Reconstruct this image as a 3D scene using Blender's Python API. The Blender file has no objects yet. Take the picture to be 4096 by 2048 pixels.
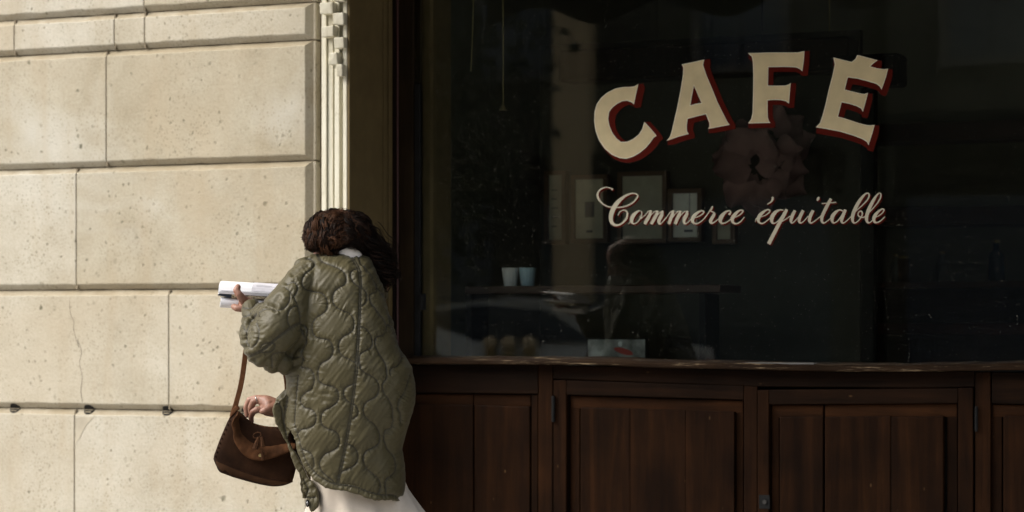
import bpy, bmesh, math, random
import numpy as np
from mathutils import Vector, kdtree, noise
from mathutils.geometry import tessellate_polygon

random.seed(7)
R = math.radians
scene = bpy.context.scene
COL = scene.collection

# ------------------------------------------------------------------ camera, light, exposure
TH = R(24.1)
CAM = Vector((0.0, -7.90, 1.20))
FPX, CX, HY = 85.0 / 36.0 * 4096, 2048.0, 1295.0
cam_d = bpy.data.cameras.new("camera")
cam = bpy.data.objects.new("camera", cam_d); COL.objects.link(cam)
cam.location = CAM; cam.rotation_euler = (R(90), 0, TH)
cam_d.lens = 85; cam_d.sensor_width = 36; cam_d.shift_y = (HY - 1024) / 4096
cam_d.clip_end = 400
cam_d.dof.use_dof = True; cam_d.dof.focus_distance = 7.75; cam_d.dof.aperture_fstop = 2.8
scene.camera = cam

world = bpy.data.worlds.new("World"); scene.world = world; world.use_nodes = True
wn = world.node_tree
sky = wn.nodes.new("ShaderNodeTexSky"); sky.sky_type = 'NISHITA'; sky.sun_disc = False
SUN_EL, SUN_AZ = R(45), R(229)         # azimuth clockwise from +Y (in front of the wall and to the left)
sky.sun_elevation = SUN_EL; sky.sun_rotation = SUN_AZ
sky.air_density = 1.0; sky.dust_density = 4.0; sky.ozone_density = 0.6
bg = wn.nodes["Background"]; bg.inputs[1].default_value = 0.105
hs = wn.nodes.new("ShaderNodeHueSaturation"); hs.inputs['Saturation'].default_value = 0.45   # thin overcast: a paler, greyer sky
wn.links.new(sky.outputs[0], hs.inputs['Color']); wn.links.new(hs.outputs[0], bg.inputs[0])

sun_d = bpy.data.lights.new("sun", 'SUN'); sun_d.energy = 1.1; sun_d.angle = R(40)
sun_d.color = (1.0, 0.95, 0.86)
sun = bpy.data.objects.new("sun", sun_d); COL.objects.link(sun)
to_sun = Vector((math.sin(SUN_AZ) * math.cos(SUN_EL), math.cos(SUN_AZ) * math.cos(SUN_EL), math.sin(SUN_EL)))
sun.rotation_euler = to_sun.to_track_quat('Z', 'Y').to_euler()
sun.location = (-6, -6, 9)

vs = scene.view_settings
vs.view_transform = 'Standard'; vs.look = 'None'; vs.gamma = 1.0; vs.use_curve_mapping = False
vs.exposure = 1.48
scene.cycles.use_denoising = True
scene.cycles.max_bounces = 8
scene.cycles.transparent_max_bounces = 12

# ------------------------------------------------------------------ geometry of the view
RT = Vector((math.cos(TH), math.sin(TH), 0)); FW = Vector((-math.sin(TH), math.cos(TH), 0)); UP = Vector((0, 0, 1))
def D(px, py, Z):                      # a point at a given distance in front of the camera
    return CAM + FW * Z + RT * ((px - CX) / FPX * Z) + UP * ((HY - py) / FPX * Z)
def W(px, py, Y):                      # a point on the upright plane y = Y (parallel to the facade)
    d = FW + RT * ((px - CX) / FPX) + UP * ((HY - py) / FPX)
    return CAM + d * ((Y - CAM.y) / d.y)
GL = 0.37                              # front of the shop glass
def MIR(px, py, Y):                    # where something at y = Y stands to be mirrored in the glass at (px, py)
    p = W(px, py, 2 * GL - Y); return Vector((p.x, Y, p.z))
def zf(z): return lambda x, y: (z[0] + x / z[2], z[1] + y / z[2])

# ------------------------------------------------------------------ mesh helpers
class MB:
    def __init__(s): s.v = []; s.f = []; s.m = []
    def add(s, vs_, fs, m=0):
        n = len(s.v); s.v += [Vector(v) for v in vs_]
        for f in fs: s.f.append([i + n for i in f]); s.m.append(m)
        return s
    def box(s, a, b, m=0):
        (x0, y0, z0), (x1, y1, z1) = a, b
        return s.add([(x0,y0,z0),(x1,y0,z0),(x1,y1,z0),(x0,y1,z0),(x0,y0,z1),(x1,y0,z1),(x1,y1,z1),(x0,y1,z1)],
                     [(0,3,2,1),(4,5,6,7),(0,1,5,4),(1,2,6,5),(2,3,7,6),(3,0,4,7)], m)
    def prism(s, pts, vec, m=0):       # polygon extruded along vec
        n = len(pts); pts = [Vector(p) for p in pts]; vec = Vector(vec)
        tri = tessellate_polygon([pts])
        vv = pts + [p + vec for p in pts]
        fs = [tuple(t) for t in tri] + [tuple(i + n for i in reversed(t)) for t in tri]
        fs += [(i, (i + 1) % n, (i + 1) % n + n, i + n) for i in range(n)]
        return s.add(vv, fs, m)
    def loft(s, rings, m=0, caps=True, closed=True):
        n = len(rings[0]); base = len(s.v); vv = [p for r in rings for p in r]; fs = []
        for i in range(len(rings) - 1):
            for j in range(n if closed else n - 1):
                k = (j + 1) % n
                fs.append((i*n+j, i*n+k, (i+1)*n+k, (i+1)*n+j))
        if caps and closed:
            fs.append(tuple(reversed(range(n)))); fs.append(tuple((len(rings)-1)*n + j for j in range(n)))
        return s.add(vv, fs, m)
    def tube(s, pts, rad, n=8, m=0, flat=1.0):
        pts = [Vector(p) for p in pts]
        if not hasattr(rad, '__len__'): rad = [rad] * len(pts)
        rings = []; nx = None
        for i, p in enumerate(pts):
            t = (pts[min(i+1, len(pts)-1)] - pts[max(i-1, 0)])
            if t.length < 1e-9: t = Vector((0,0,1))
            t.normalize()
            if nx is None:
                nx = t.cross(Vector((0.13, 0.31, 0.94)));
                if nx.length < 1e-4: nx = t.cross(Vector((1,0,0)))
            nx = (nx - t * nx.dot(t)).normalized(); ny = t.cross(nx)
            rings.append([p + nx * (rad[i]*math.cos(2*math.pi*k/n)) + ny * (rad[i]*flat*math.sin(2*math.pi*k/n)) for k in range(n)])
        return s.loft(rings, m)
    def ball(s, c, r, m=0, nu=16, nv=10):
        c = Vector(c)
        if not hasattr(r, '__len__'): r = (r, r, r)
        ax = (RT, FW, UP)
        rings = []
        for i in range(1, nv):
            th = math.pi * i / nv
            rings.append([c + ax[0]*(r[0]*math.sin(th)*math.cos(2*math.pi*k/nu)) + ax[1]*(r[1]*math.sin(th)*math.sin(2*math.pi*k/nu)) + ax[2]*(r[2]*math.cos(th)) for k in range(nu)])
        return s.loft(rings, m)
    def limb(s, pts, n=14):            # (point, radius) chain with round ends
        for p, r in pts: s.ball(p, r, nu=n, nv=8)
        for (p, r), (q, t) in zip(pts, pts[1:]): s.tube([p, q], [r, t], n)
        return s

def finish(me, mats, smooth):
    for m in (mats if isinstance(mats, (list, tuple)) else [mats]): me.materials.append(m)
    if smooth: me.polygons.foreach_set("use_smooth", [True] * len(me.polygons))
    me.update()
def tag(o, label=None, cat=None, group=None, kind=None):
    if label: o["label"] = label
    if cat: o["category"] = cat
    if group: o["group"] = group
    if kind: o["kind"] = kind
    return o
def thing(name, label, cat, loc, group=None, kind=None):
    o = bpy.data.objects.new(name, None); COL.objects.link(o); o.location = loc
    o.empty_display_size = 0.1
    return tag(o, label, cat, group, kind)
def origin_of(o):
    p = Vector((0, 0, 0))
    while o is not None: p += o.location; o = o.parent
    return p
def obj(name, mb, mats, parent=None, smooth=False, bevel=0.0, seg=1, label=None, loc=None, normals=True):
    base = origin_of(parent) if parent else Vector((0, 0, 0))
    o_loc = Vector(loc) - base if loc is not None else Vector((0, 0, 0))
    me = bpy.data.meshes.new(name)
    me.from_pydata([tuple(v - base - o_loc) for v in mb.v], [], mb.f)
    if any(mb.m): me.polygons.foreach_set("material_index", mb.m)
    if normals or bevel:
        bm = bmesh.new(); bm.from_mesh(me)
        if normals: bmesh.ops.recalc_face_normals(bm, faces=bm.faces)
        if bevel:
            bmesh.ops.dissolve_limit(bm, angle_limit=0.01, verts=bm.verts, edges=bm.edges)
            es = [e for e in bm.edges if len(e.link_faces) == 2 and e.calc_face_angle(0) > 0.5]
            bmesh.ops.bevel(bm, geom=es, offset=bevel, segments=seg, affect='EDGES', profile=0.6)
        bm.to_mesh(me); bm.free()
    finish(me, mats, smooth)
    o = bpy.data.objects.new(name, me); COL.objects.link(o); o.location = o_loc
    if parent: o.parent = parent
    if label: o["label"] = label
    return o
def remesh(mb, voxel, smooth_it, name):  # union of the solids in mb as one continuous skin -> (verts, faces) arrays
    me = bpy.data.meshes.new(name); me.from_pydata([tuple(v) for v in mb.v], [], mb.f)
    bm = bmesh.new(); bm.from_mesh(me); bmesh.ops.recalc_face_normals(bm, faces=bm.faces); bm.to_mesh(me); bm.free()
    o = bpy.data.objects.new(name, me); COL.objects.link(o)
    r = o.modifiers.new("r", 'REMESH'); r.mode = 'VOXEL'; r.voxel_size = voxel; r.adaptivity = 0
    if smooth_it:
        q = o.modifiers.new("s", 'SMOOTH'); q.factor = 0.5; q.iterations = smooth_it
    dg = bpy.context.evaluated_depsgraph_get()
    out = bpy.data.meshes.new_from_object(o.evaluated_get(dg))
    bpy.data.objects.remove(o); bpy.data.meshes.remove(me)
    return out
def spline(pts, step=1.0):             # Catmull-Rom through tuples of any length
    P_ = [np.array(p, float) for p in pts]; out = []
    for i in range(len(P_) - 1):
        a, b, c, d = P_[max(i-1, 0)], P_[i], P_[i+1], P_[min(i+2, len(P_)-1)]
        n = max(2, int(np.linalg.norm((c - b)[:2]) / step))
        for k in range(n):
            t = k / n
            out.append(0.5*((2*b) + (-a+c)*t + (2*a-5*b+4*c-d)*t*t + (-a+3*b-3*c+d)*t**3))
    out.append(P_[-1]); return out
def interp(tab, x):
    t = np.array(tab, float); return [float(np.interp(x, t[:, 0], t[:, k])) for k in range(1, t.shape[1])]

# ------------------------------------------------------------------ materials
def new_mat(name):
    m = bpy.data.materials.new(name); m.use_nodes = True
    nt = m.node_tree; b = nt.nodes["Principled BSDF"]; return m, nt, b
def N(nt, t, **kw):
    n = nt.nodes.new(t)
    for k, v in kw.items():
        if k.startswith('i_'):
            key = k[2:]; n.inputs[int(key) if key.isdigit() else key.replace('_', ' ')].default_value = v
        else: setattr(n, k, v)
    return n
def ramp(nt, fac, stops):
    r = N(nt, "ShaderNodeValToRGB"); e = r.color_ramp.elements
    while len(e) < len(stops): e.new(0.5)
    for s, (p, c) in zip(e, stops): s.position = p; s.color = (*c, 1) if len(c) == 3 else c
    nt.links.new(fac, r.inputs[0]); return r.outputs[0]
def mixc(nt, fac, a, b, mode='MIX'):
    m = N(nt, "ShaderNodeMix", data_type='RGBA', blend_type=mode)
    for sock, v in ((m.inputs[0], fac), (m.inputs[6], a), (m.inputs[7], b)):
        if hasattr(v, 'is_linked'): nt.links.new(v, sock)
        elif isinstance(v, (int, float)): sock.default_value = v
        else: sock.default_value = (*v, 1) if len(v) == 3 else v
    return m.outputs[2]
def coords(nt, scale=(1,1,1), world=True, rot=(0,0,0)):
    mp = N(nt, "ShaderNodeMapping"); mp.inputs['Scale'].default_value = scale; mp.inputs['Rotation'].default_value = rot
    if world: nt.links.new(N(nt, "ShaderNodeNewGeometry").outputs['Position'], mp.inputs[0])
    else: nt.links.new(N(nt, "ShaderNodeTexCoord").outputs['Object'], mp.inputs[0])
    return mp.outputs[0]
def tex(nt, co, scale, detail=4, rough=0.55, dist=0):
    n = N(nt, "ShaderNodeTexNoise"); n.inputs['Scale'].default_value = scale; n.inputs['Detail'].default_value = detail
    n.inputs['Roughness'].default_value = rough; n.inputs['Distortion'].default_value = dist
    nt.links.new(co, n.inputs['Vector']); return n.outputs[0]
def bump(nt, b, h, strength, dist=0.01, prev=None):
    n = N(nt, "ShaderNodeBump"); n.inputs['Strength'].default_value = strength; n.inputs['Distance'].default_value = dist
    nt.links.new(h, n.inputs['Height'])
    if prev: nt.links.new(prev, n.inputs['Normal'])
    nt.links.new(n.outputs[0], b.inputs['Normal']); return n.outputs[0]
def flat(name, col, rough=0.6, metal=0.0, spec=0.5, var=0.15, nscale=14.0, bmp=0.1):
    m, nt, b = new_mat(name); co = coords(nt)
    t = tex(nt, co, nscale, 5)
    lo = tuple(c * (1 - var) for c in col); hi = tuple(min(1, c * (1 + var)) for c in col)
    nt.links.new(ramp(nt, t, [(0.3, lo), (0.7, hi)]), b.inputs['Base Color'])
    b.inputs['Roughness'].default_value = rough; b.inputs['Metallic'].default_value = metal
    b.inputs['Specular IOR Level'].default_value = spec
    if bmp: bump(nt, b, tex(nt, co, nscale * 6, 3), bmp, 0.004)
    return m
def emit(name, col, s):
    m, nt, b = new_mat(name); b.inputs['Emission Color'].default_value = (*col, 1); b.inputs['Emission Strength'].default_value = s
    b.inputs['Base Color'].default_value = (*col, 1); return m

def mat_stone():
    m, nt, b = new_mat("limestone"); co = coords(nt)
    rnd = N(nt, "ShaderNodeObjectInfo").outputs['Random']
    big = tex(nt, co, 2.6, 5, 0.6, 0.4); mid = tex(nt, co, 11, 5, 0.6); fine = tex(nt, co, 90, 4, 0.6)
    c = ramp(nt, big, [(0.28, (0.345, 0.305, 0.225)), (0.48, (0.45, 0.415, 0.335)), (0.66, (0.53, 0.505, 0.43))])
    c = mixc(nt, 0.35, c, ramp(nt, mid, [(0.3, (0.36, 0.325, 0.25)), (0.7, (0.52, 0.49, 0.41))]))
    c = mixc(nt, 0.18, c, ramp(nt, fine, [(0.35, (0.27, 0.245, 0.185)), (0.6, (0.55, 0.515, 0.43))]))
    tint = ramp(nt, rnd, [(0.0, (0.85, 0.82, 0.76)), (0.5, (0.97, 0.955, 0.93)), (1.0, (1.03, 1.04, 1.06))])
    c = mixc(nt, 1.0, c, tint, 'MULTIPLY')
    blot = tex(nt, co, 0.9, 4, 0.6, 0.8)
    c = mixc(nt, ramp(nt, blot, [(0.36, (0.55,)*3), (0.52, (0,)*3)]), c, (0.40, 0.335, 0.235)); c = mixc(nt, ramp(nt, blot, [(0.55, (0,)*3), (0.7, (0.6,)*3)]), c, (0.53, 0.52, 0.47))
    # grey-green pits, clustered
    def pits(scale, size, thr, seed):
        co2 = coords(nt, (1.1, 1, 0.95), rot=(0, R(20 + seed), 0))
        ds = N(nt, "ShaderNodeVectorMath", operation='ADD')
        nz = N(nt, "ShaderNodeTexNoise"); nz.inputs['Scale'].default_value = scale * 1.7; nt.links.new(co2, nz.inputs['Vector'])
        sc = N(nt, "ShaderNodeVectorMath", operation='SCALE'); sc.inputs[3].default_value = 0.5 / scale
        nt.links.new(nz.outputs[1], sc.inputs[0]); nt.links.new(co2, ds.inputs[0]); nt.links.new(sc.outputs[0], ds.inputs[1])
        v = N(nt, "ShaderNodeTexVoronoi"); v.inputs['Scale'].default_value = scale
        nt.links.new(ds.outputs[0], v.inputs['Vector'])
        d = v.outputs['Distance']; cl = v.outputs['Color']
        sep = N(nt, "ShaderNodeSeparateColor"); nt.links.new(cl, sep.inputs[0])
        near = ramp(nt, d, [(size * 0.45, (1,1,1)), (size, (0,0,0))])
        pick = ramp(nt, sep.outputs[0], [(thr, (0,0,0)), (thr + 0.02, (1,1,1))])
        clus = ramp(nt, tex(nt, coords(nt, (1,1,1)), 3.3 + seed * 0.1, 3), [(0.40, (0.08,)*3), (0.60, (1,)*3)])
        return mixc(nt, 1.0, mixc(nt, 1.0, near, pick, 'MULTIPLY'), clus, 'MULTIPLY')
    p1 = pits(36, 0.29, 0.62, 3); p2 = pits(78, 0.42, 0.30, 11); p3 = pits(14, 0.17, 0.80, 29)
    c = mixc(nt, mixc(nt, 1.0, p2, (0.45,)*3, 'MULTIPLY'), c, (0.20, 0.18, 0.12))
    c = mixc(nt, mixc(nt, 1.0, p1, (0.62,)*3, 'MULTIPLY'), c, (0.13, 0.125, 0.08))
    c = mixc(nt, mixc(nt, 1.0, p3, (0.8,)*3, 'MULTIPLY'), c, (0.085, 0.085, 0.05))
    # vertical rain stains
    st = tex(nt, coords(nt, (5.0, 1, 0.55)), 2.0, 4, 0.6)
    c = mixc(nt, ramp(nt, st, [(0.50, (0,)*3), (0.75, (0.35,)*3)]), c, (0.37, 0.30, 0.20))
    ge = N(nt, "ShaderNodeNewGeometry"); sp = N(nt, "ShaderNodeSeparateXYZ"); nt.links.new(ge.outputs['True Normal'], sp.inputs[0])
    led_ = mixc(nt, 1.0, ramp(nt, sp.outputs[2], [(0.3, (0,)*3), (0.6, (1,)*3)]), ramp(nt, mid, [(0.3, (0.35,)*3), (0.65, (0.95,)*3)]), 'MULTIPLY')
    c = mixc(nt, led_, c, (0.27, 0.225, 0.15))
    nt.links.new(c, b.inputs['Base Color']); b.inputs['Roughness'].default_value = 0.92
    b.inputs['Specular IOR Level'].default_value = 0.15
    h = N(nt, "ShaderNodeMath", operation='SUBTRACT'); nt.links.new(fine, h.inputs[0])
    sm = N(nt, "ShaderNodeMath", operation='ADD'); nt.links.new(p1, sm.inputs[0]); nt.links.new(p3, sm.inputs[1])
    nt.links.new(sm.outputs[0], h.inputs[1])
    n1 = bump(nt, b, mid, 0.25, 0.01); bump(nt, b, h.outputs[0], 0.4, 0.004, n1)
    return m
def mat_wood(name, dark, mid_, lite, vertical=True, worn=0.0):
    m, nt, b = new_mat(name)
    s = (9, 9, 0.55) if vertical else (0.55, 9, 9)
    co = coords(nt, s); rnd = N(nt, "ShaderNodeObjectInfo").outputs['Random']
    off = N(nt, "ShaderNodeVectorMath", operation='ADD'); nt.links.new(co, off.inputs[0])
    cmb = N(nt, "ShaderNodeCombineXYZ"); mu = N(nt, "ShaderNodeMath", operation='MULTIPLY'); mu.inputs[1].default_value = 37
    nt.links.new(rnd, mu.inputs[0]); nt.links.new(mu.outputs[0], cmb.inputs[0]); nt.links.new(mu.outputs[0], cmb.inputs[2])
    nt.links.new(cmb.outputs[0], off.inputs[1]); co = off.outputs[0]
    g = tex(nt, co, 2.0, 6, 0.65, 0.6); g2 = tex(nt, co, 9.0, 5, 0.7); blot = tex(nt, coords(nt), 5.0, 4)
    c = ramp(nt, g, [(0.28, dark), (0.5, mid_), (0.75, lite)])
    c = mixc(nt, 0.4, c, ramp(nt, g2, [(0.35, dark), (0.7, mid_)]))
    c = mixc(nt, 1.0, c, ramp(nt, blot, [(0.3, (0.55, 0.55, 0.58)), (0.7, (1.1, 1.05, 1.0))]), 'MULTIPLY')
    if worn:
        sc = tex(nt, coords(nt, (1.2, 6, 26) if not vertical else (26, 6, 1.2)), 5.0, 6, 0.75)
        c = mixc(nt, ramp(nt, sc, [(0.60 - 0.1 * worn, (0,)*3), (0.68 - 0.08 * worn, (1,)*3)]), c, (0.30, 0.225, 0.14))
    vo = N(nt, "ShaderNodeTexVoronoi"); vo.inputs['Scale'].default_value = 42; nt.links.new(coords(nt, (1, 1, 0.5) if vertical else (0.5, 1, 1)), vo.inputs['Vector'])
    sq = N(nt, "ShaderNodeSeparateColor"); nt.links.new(vo.outputs['Color'], sq.inputs[0])
    chip = mixc(nt, 1.0, ramp(nt, vo.outputs['Distance'], [(0.10, (1,)*3), (0.17, (0,)*3)]), ramp(nt, sq.outputs[0], [(0.90, (0,)*3), (0.93, (0.7,)*3)]), 'MULTIPLY')
    chip = mixc(nt, 1.0, chip, ramp(nt, tex(nt, coords(nt), 2.5, 3), [(0.45, (0,)*3), (0.62, (1,)*3)]), 'MULTIPLY')
    c = mixc(nt, chip, c, (0.13, 0.075, 0.035))
    nt.links.new(c, b.inputs['Base Color']); b.inputs['Roughness'].default_value = 0.6
    b.inputs['Specular IOR Level'].default_value = 0.05
    n1 = bump(nt, b, g2, 0.35, 0.004); bump(nt, b, tex(nt, co, 30, 3), 0.15, 0.002, n1)
    return m
def mat_glass():
    m, nt, b = new_mat("shop_glass"); out = nt.nodes["Material Output"]; nt.nodes.remove(b)
    tr = N(nt, "ShaderNodeBsdfTransparent"); tr.inputs[0].default_value = (0.90, 0.93, 0.90, 1)
    gl = N(nt, "ShaderNodeBsdfGlossy"); gl.inputs['Roughness'].default_value = 0.0
    gl.inputs[0].default_value = (1, 0.98, 0.94, 1)
    fr = N(nt, "ShaderNodeFresnel"); fr.inputs[0].default_value = 1.5
    mx = N(nt, "ShaderNodeMixShader"); nt.links.new(fr.outputs[0], mx.inputs[0]); nt.links.new(tr.outputs[0], mx.inputs[1]); nt.links.new(gl.outputs[0], mx.inputs[2])
    df = N(nt, "ShaderNodeBsdfDiffuse"); df.inputs[0].default_value = (0.5, 0.47, 0.38, 1)
    co = coords(nt)
    v = N(nt, "ShaderNodeTexVoronoi"); v.inputs['Scale'].default_value = 70; nt.links.new(co, v.inputs['Vector'])
    sep = N(nt, "ShaderNodeSeparateColor"); nt.links.new(v.outputs['Color'], sep.inputs[0])
    spot = mixc(nt, 1.0, ramp(nt, v.outputs['Distance'], [(0.05, (1,)*3), (0.12, (0,)*3)]), ramp(nt, sep.outputs[1], [(0.72, (0,)*3), (0.8, (1,)*3)]), 'MULTIPLY')
    film = ramp(nt, tex(nt, co, 2.2, 5), [(0.35, (0.0002,)*3), (0.75, (0.0022,)*3)])
    d = mixc(nt, 1.0, film, mixc(nt, 1.0, spot, (0.55,)*3, 'MULTIPLY'), 'ADD')
    m2 = N(nt, "ShaderNodeMixShader"); nt.links.new(d, m2.inputs[0]); nt.links.new(mx.outputs[0], m2.inputs[1]); nt.links.new(df.outputs[0], m2.inputs[2])
    nt.links.new(m2.outputs[0], out.inputs[0]); return m
def mat_nylon():
    m, nt, b = new_mat("olive_nylon"); co = coords(nt)
    t = tex(nt, co, 7, 4); f = tex(nt, co, 60, 4, 0.6)
    c = ramp(nt, t, [(0.3, (0.054, 0.0455, 0.0205)), (0.7, (0.069, 0.0585, 0.0275))])
    at = N(nt, "ShaderNodeAttribute", attribute_name="thread")
    c = mixc(nt, at.outputs['Fac'], c, (0.030, 0.027, 0.018))
    nt.links.new(c, b.inputs['Base Color'])
    b.inputs['Roughness'].default_value = 0.45; b.inputs['Specular IOR Level'].default_value = 0.25
    b.inputs['Sheen Weight'].default_value = 0.05
    n1 = bump(nt, b, f, 0.12, 0.004)
    cr = tex(nt, coords(nt, (1, 1, 2.2), rot=(0, R(35), R(20))), 34, 5, 0.7, 0.8)
    bump(nt, b, cr, 0.22, 0.004, n1); return m
def mat_suede():
    m, nt, b = new_mat("brown_suede"); co = coords(nt)
    t = tex(nt, co, 12, 5, 0.65); f = tex(nt, co, 140, 3)
    c = ramp(nt, t, [(0.3, (0.010, 0.0042, 0.0019)), (0.55, (0.020, 0.0085, 0.0038)), (0.75, (0.034, 0.0145, 0.0064))])
    nt.links.new(c, b.inputs['Base Color']); b.inputs['Roughness'].default_value = 0.95; b.inputs['Specular IOR Level'].default_value = 0.1
    bump(nt, b, f, 0.25, 0.002); return m
def mat_skin():
    m, nt, b = new_mat("skin"); co = coords(nt)
    t = tex(nt, co, 30, 4)
    nt.links.new(ramp(nt, t, [(0.3, (0.215, 0.102, 0.066)), (0.7, (0.27, 0.135, 0.092))]), b.inputs['Base Color'])
    b.inputs['Roughness'].default_value = 0.5; b.inputs['Subsurface Weight'].default_value = 0.12
    b.inputs['Subsurface Radius'].default_value = (0.01, 0.004, 0.002); b.inputs['Subsurface Scale'].default_value = 0.6
    bump(nt, b, tex(nt, co, 160, 3), 0.12, 0.002); return m
def mat_hair():
    m, nt, b = new_mat("dark_brown_hair"); co = coords(nt)
    rnd = N(nt, "ShaderNodeAttribute", attribute_name="lock").outputs['Fac']
    c = ramp(nt, rnd, [(0.0, (0.004, 0.0022, 0.0014)), (0.6, (0.019, 0.0088, 0.0048)), (1.0, (0.065, 0.029, 0.0140))])
    nt.links.new(c, b.inputs['Base Color']); b.inputs['Roughness'].default_value = 0.5
    b.inputs['Specular IOR Level'].default_value = 0.10; return m
M = {}
M['stone'] = mat_stone()
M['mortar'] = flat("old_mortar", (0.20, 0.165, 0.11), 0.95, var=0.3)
M['patch'] = flat("repair_mortar", (0.40, 0.36, 0.28), 0.95, var=0.2)
M['void'] = flat("recess_shade_black", (0.012, 0.011, 0.009), 0.9)
def mat_cream():
    m, nt, b = new_mat("cream_paint"); t = tex(nt, coords(nt, (14, 14, 1.3)), 2.0, 6, 0.7); u = tex(nt, coords(nt), 38, 4, 0.7)
    c = ramp(nt, t, [(0.30, (0.42, 0.38, 0.27)), (0.5, (0.63, 0.60, 0.48)), (0.7, (0.70, 0.68, 0.57))])
    c = mixc(nt, ramp(nt, u, [(0.60, (0,)*3), (0.72, (0.55,)*3)]), c, (0.36, 0.31, 0.21))
    nt.links.new(c, b.inputs['Base Color']); b.inputs['Roughness'].default_value = 0.5; bump(nt, b, u, 0.15, 0.003); return m
M['cream'] = mat_cream()
M['cream_dull'] = flat("olive_brown_paint", (0.125, 0.092, 0.042), 0.6, spec=0.2, var=0.12)  # even olive-brown paint, much darker than the cream leaves
M['wood'] = mat_wood("stained_oak", (0.0055, 0.0023, 0.0009), (0.0190, 0.0077, 0.0028), (0.050, 0.0195, 0.0064))
M['woodb'] = mat_wood("orange_oak_bevel", (0.010, 0.0042, 0.0017), (0.034, 0.0135, 0.0048), (0.075, 0.029, 0.0095), vertical=False)  # lighter, more orange oak for the panel bevels
M['woodh'] = mat_wood("stained_oak_rail", (0.004, 0.0022, 0.0012), (0.0145, 0.0066, 0.0030), (0.031, 0.0135, 0.0058), vertical=False)
M['sill'] = mat_wood("worn_sill_oak", (0.010, 0.0055, 0.003), (0.028, 0.016, 0.0085), (0.05, 0.03, 0.017), vertical=False, worn=0.26)
M['frame'] = mat_wood("black_brown_frame", (0.006, 0.004, 0.003), (0.013, 0.007, 0.005), (0.02, 0.01, 0.007))
M['glass'] = mat_glass()
M['letter'] = flat("cream_lettering", (0.68, 0.57, 0.35), 0.7, spec=0.15, var=0.09, bmp=0.05)
M['letter_edge'] = flat("pale_lettering_edge", (0.86, 0.82, 0.66), 0.5, var=0.03, bmp=0)
M['red'] = flat("oxblood_lettering_shade", (0.085, 0.009, 0.0055), 0.8, spec=0.05, var=0.1, bmp=0.05)
M['script'] = flat("pale_script", (0.56, 0.525, 0.405), 0.7, spec=0.15, var=0.06, bmp=0)
M['iron'] = flat("black_iron", (0.010, 0.010, 0.010), 0.8, spec=0.15)
M['nylon'] = mat_nylon(); M['suede'] = mat_suede(); M['skin'] = mat_skin(); M['hair'] = mat_hair()
M['strap'] = flat("tan_suede_strap", (0.105, 0.046, 0.021), 0.9, spec=0.1, var=0.25, nscale=60)
M['cloth'] = flat("cream_cotton", (0.50, 0.445, 0.38), 0.85, spec=0.1, var=0.05, nscale=40)
M['shirt'] = flat("white_cotton", (0.82, 0.76, 0.68), 0.85, spec=0.1, var=0.03, nscale=60)
M['paper'] = flat("white_paper", (0.80, 0.80, 0.82), 0.7, var=0.02)
M['navy'] = flat("navy_cover", (0.012, 0.022, 0.04), 0.4)
M['metal'] = flat("brass", (0.55, 0.42, 0.2), 0.3, 1.0)
M['leather'] = flat("black_shoe_leather", (0.02, 0.018, 0.016), 0.35)

# ================================================================== SETTING: ground, street
def sheet(name, x0, x1, y0, y1, z, mat, kind='structure'):
    mb = MB(); mb.add([(x0,y0,z),(x1,y0,z),(x1,y1,z),(x0,y1,z)], [(0,1,2,3)])
    o = obj(name, mb, mat, normals=False); tag(o, kind=kind); return o
M['asphalt'] = flat("asphalt", (0.05, 0.05, 0.05), 0.9, nscale=60, var=0.3, bmp=0.4)
M['pave'] = flat("pavement_stone", (0.34, 0.32, 0.29), 0.85, nscale=8, var=0.15, bmp=0.3)
M['pave2'] = flat("pale_paving", (0.46, 0.44, 0.40), 0.85, nscale=3, var=0.12)
sheet("ground", -220, 220, -220, 220, -0.16, M['asphalt'])
sheet("road", -60, 60, -13.0, -5.2, -0.13, M['asphalt'])
mb = MB(); mb.box((-60, -5.0, -0.15), (60, 0.5, 0.0)); tag(obj("pavement", mb, M['pave']), kind='structure')
mb = MB(); mb.box((-60, -5.2, -0.15), (60, -5.003, 0.003)); tag(obj("kerb", mb, M['pave'], bevel=0.015), kind='structure')
mb = MB(); mb.box((-60, -34, -0.15), (60, -13.0, 0.0)); tag(obj("pavement", mb, M['pave2']), kind='structure')

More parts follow.
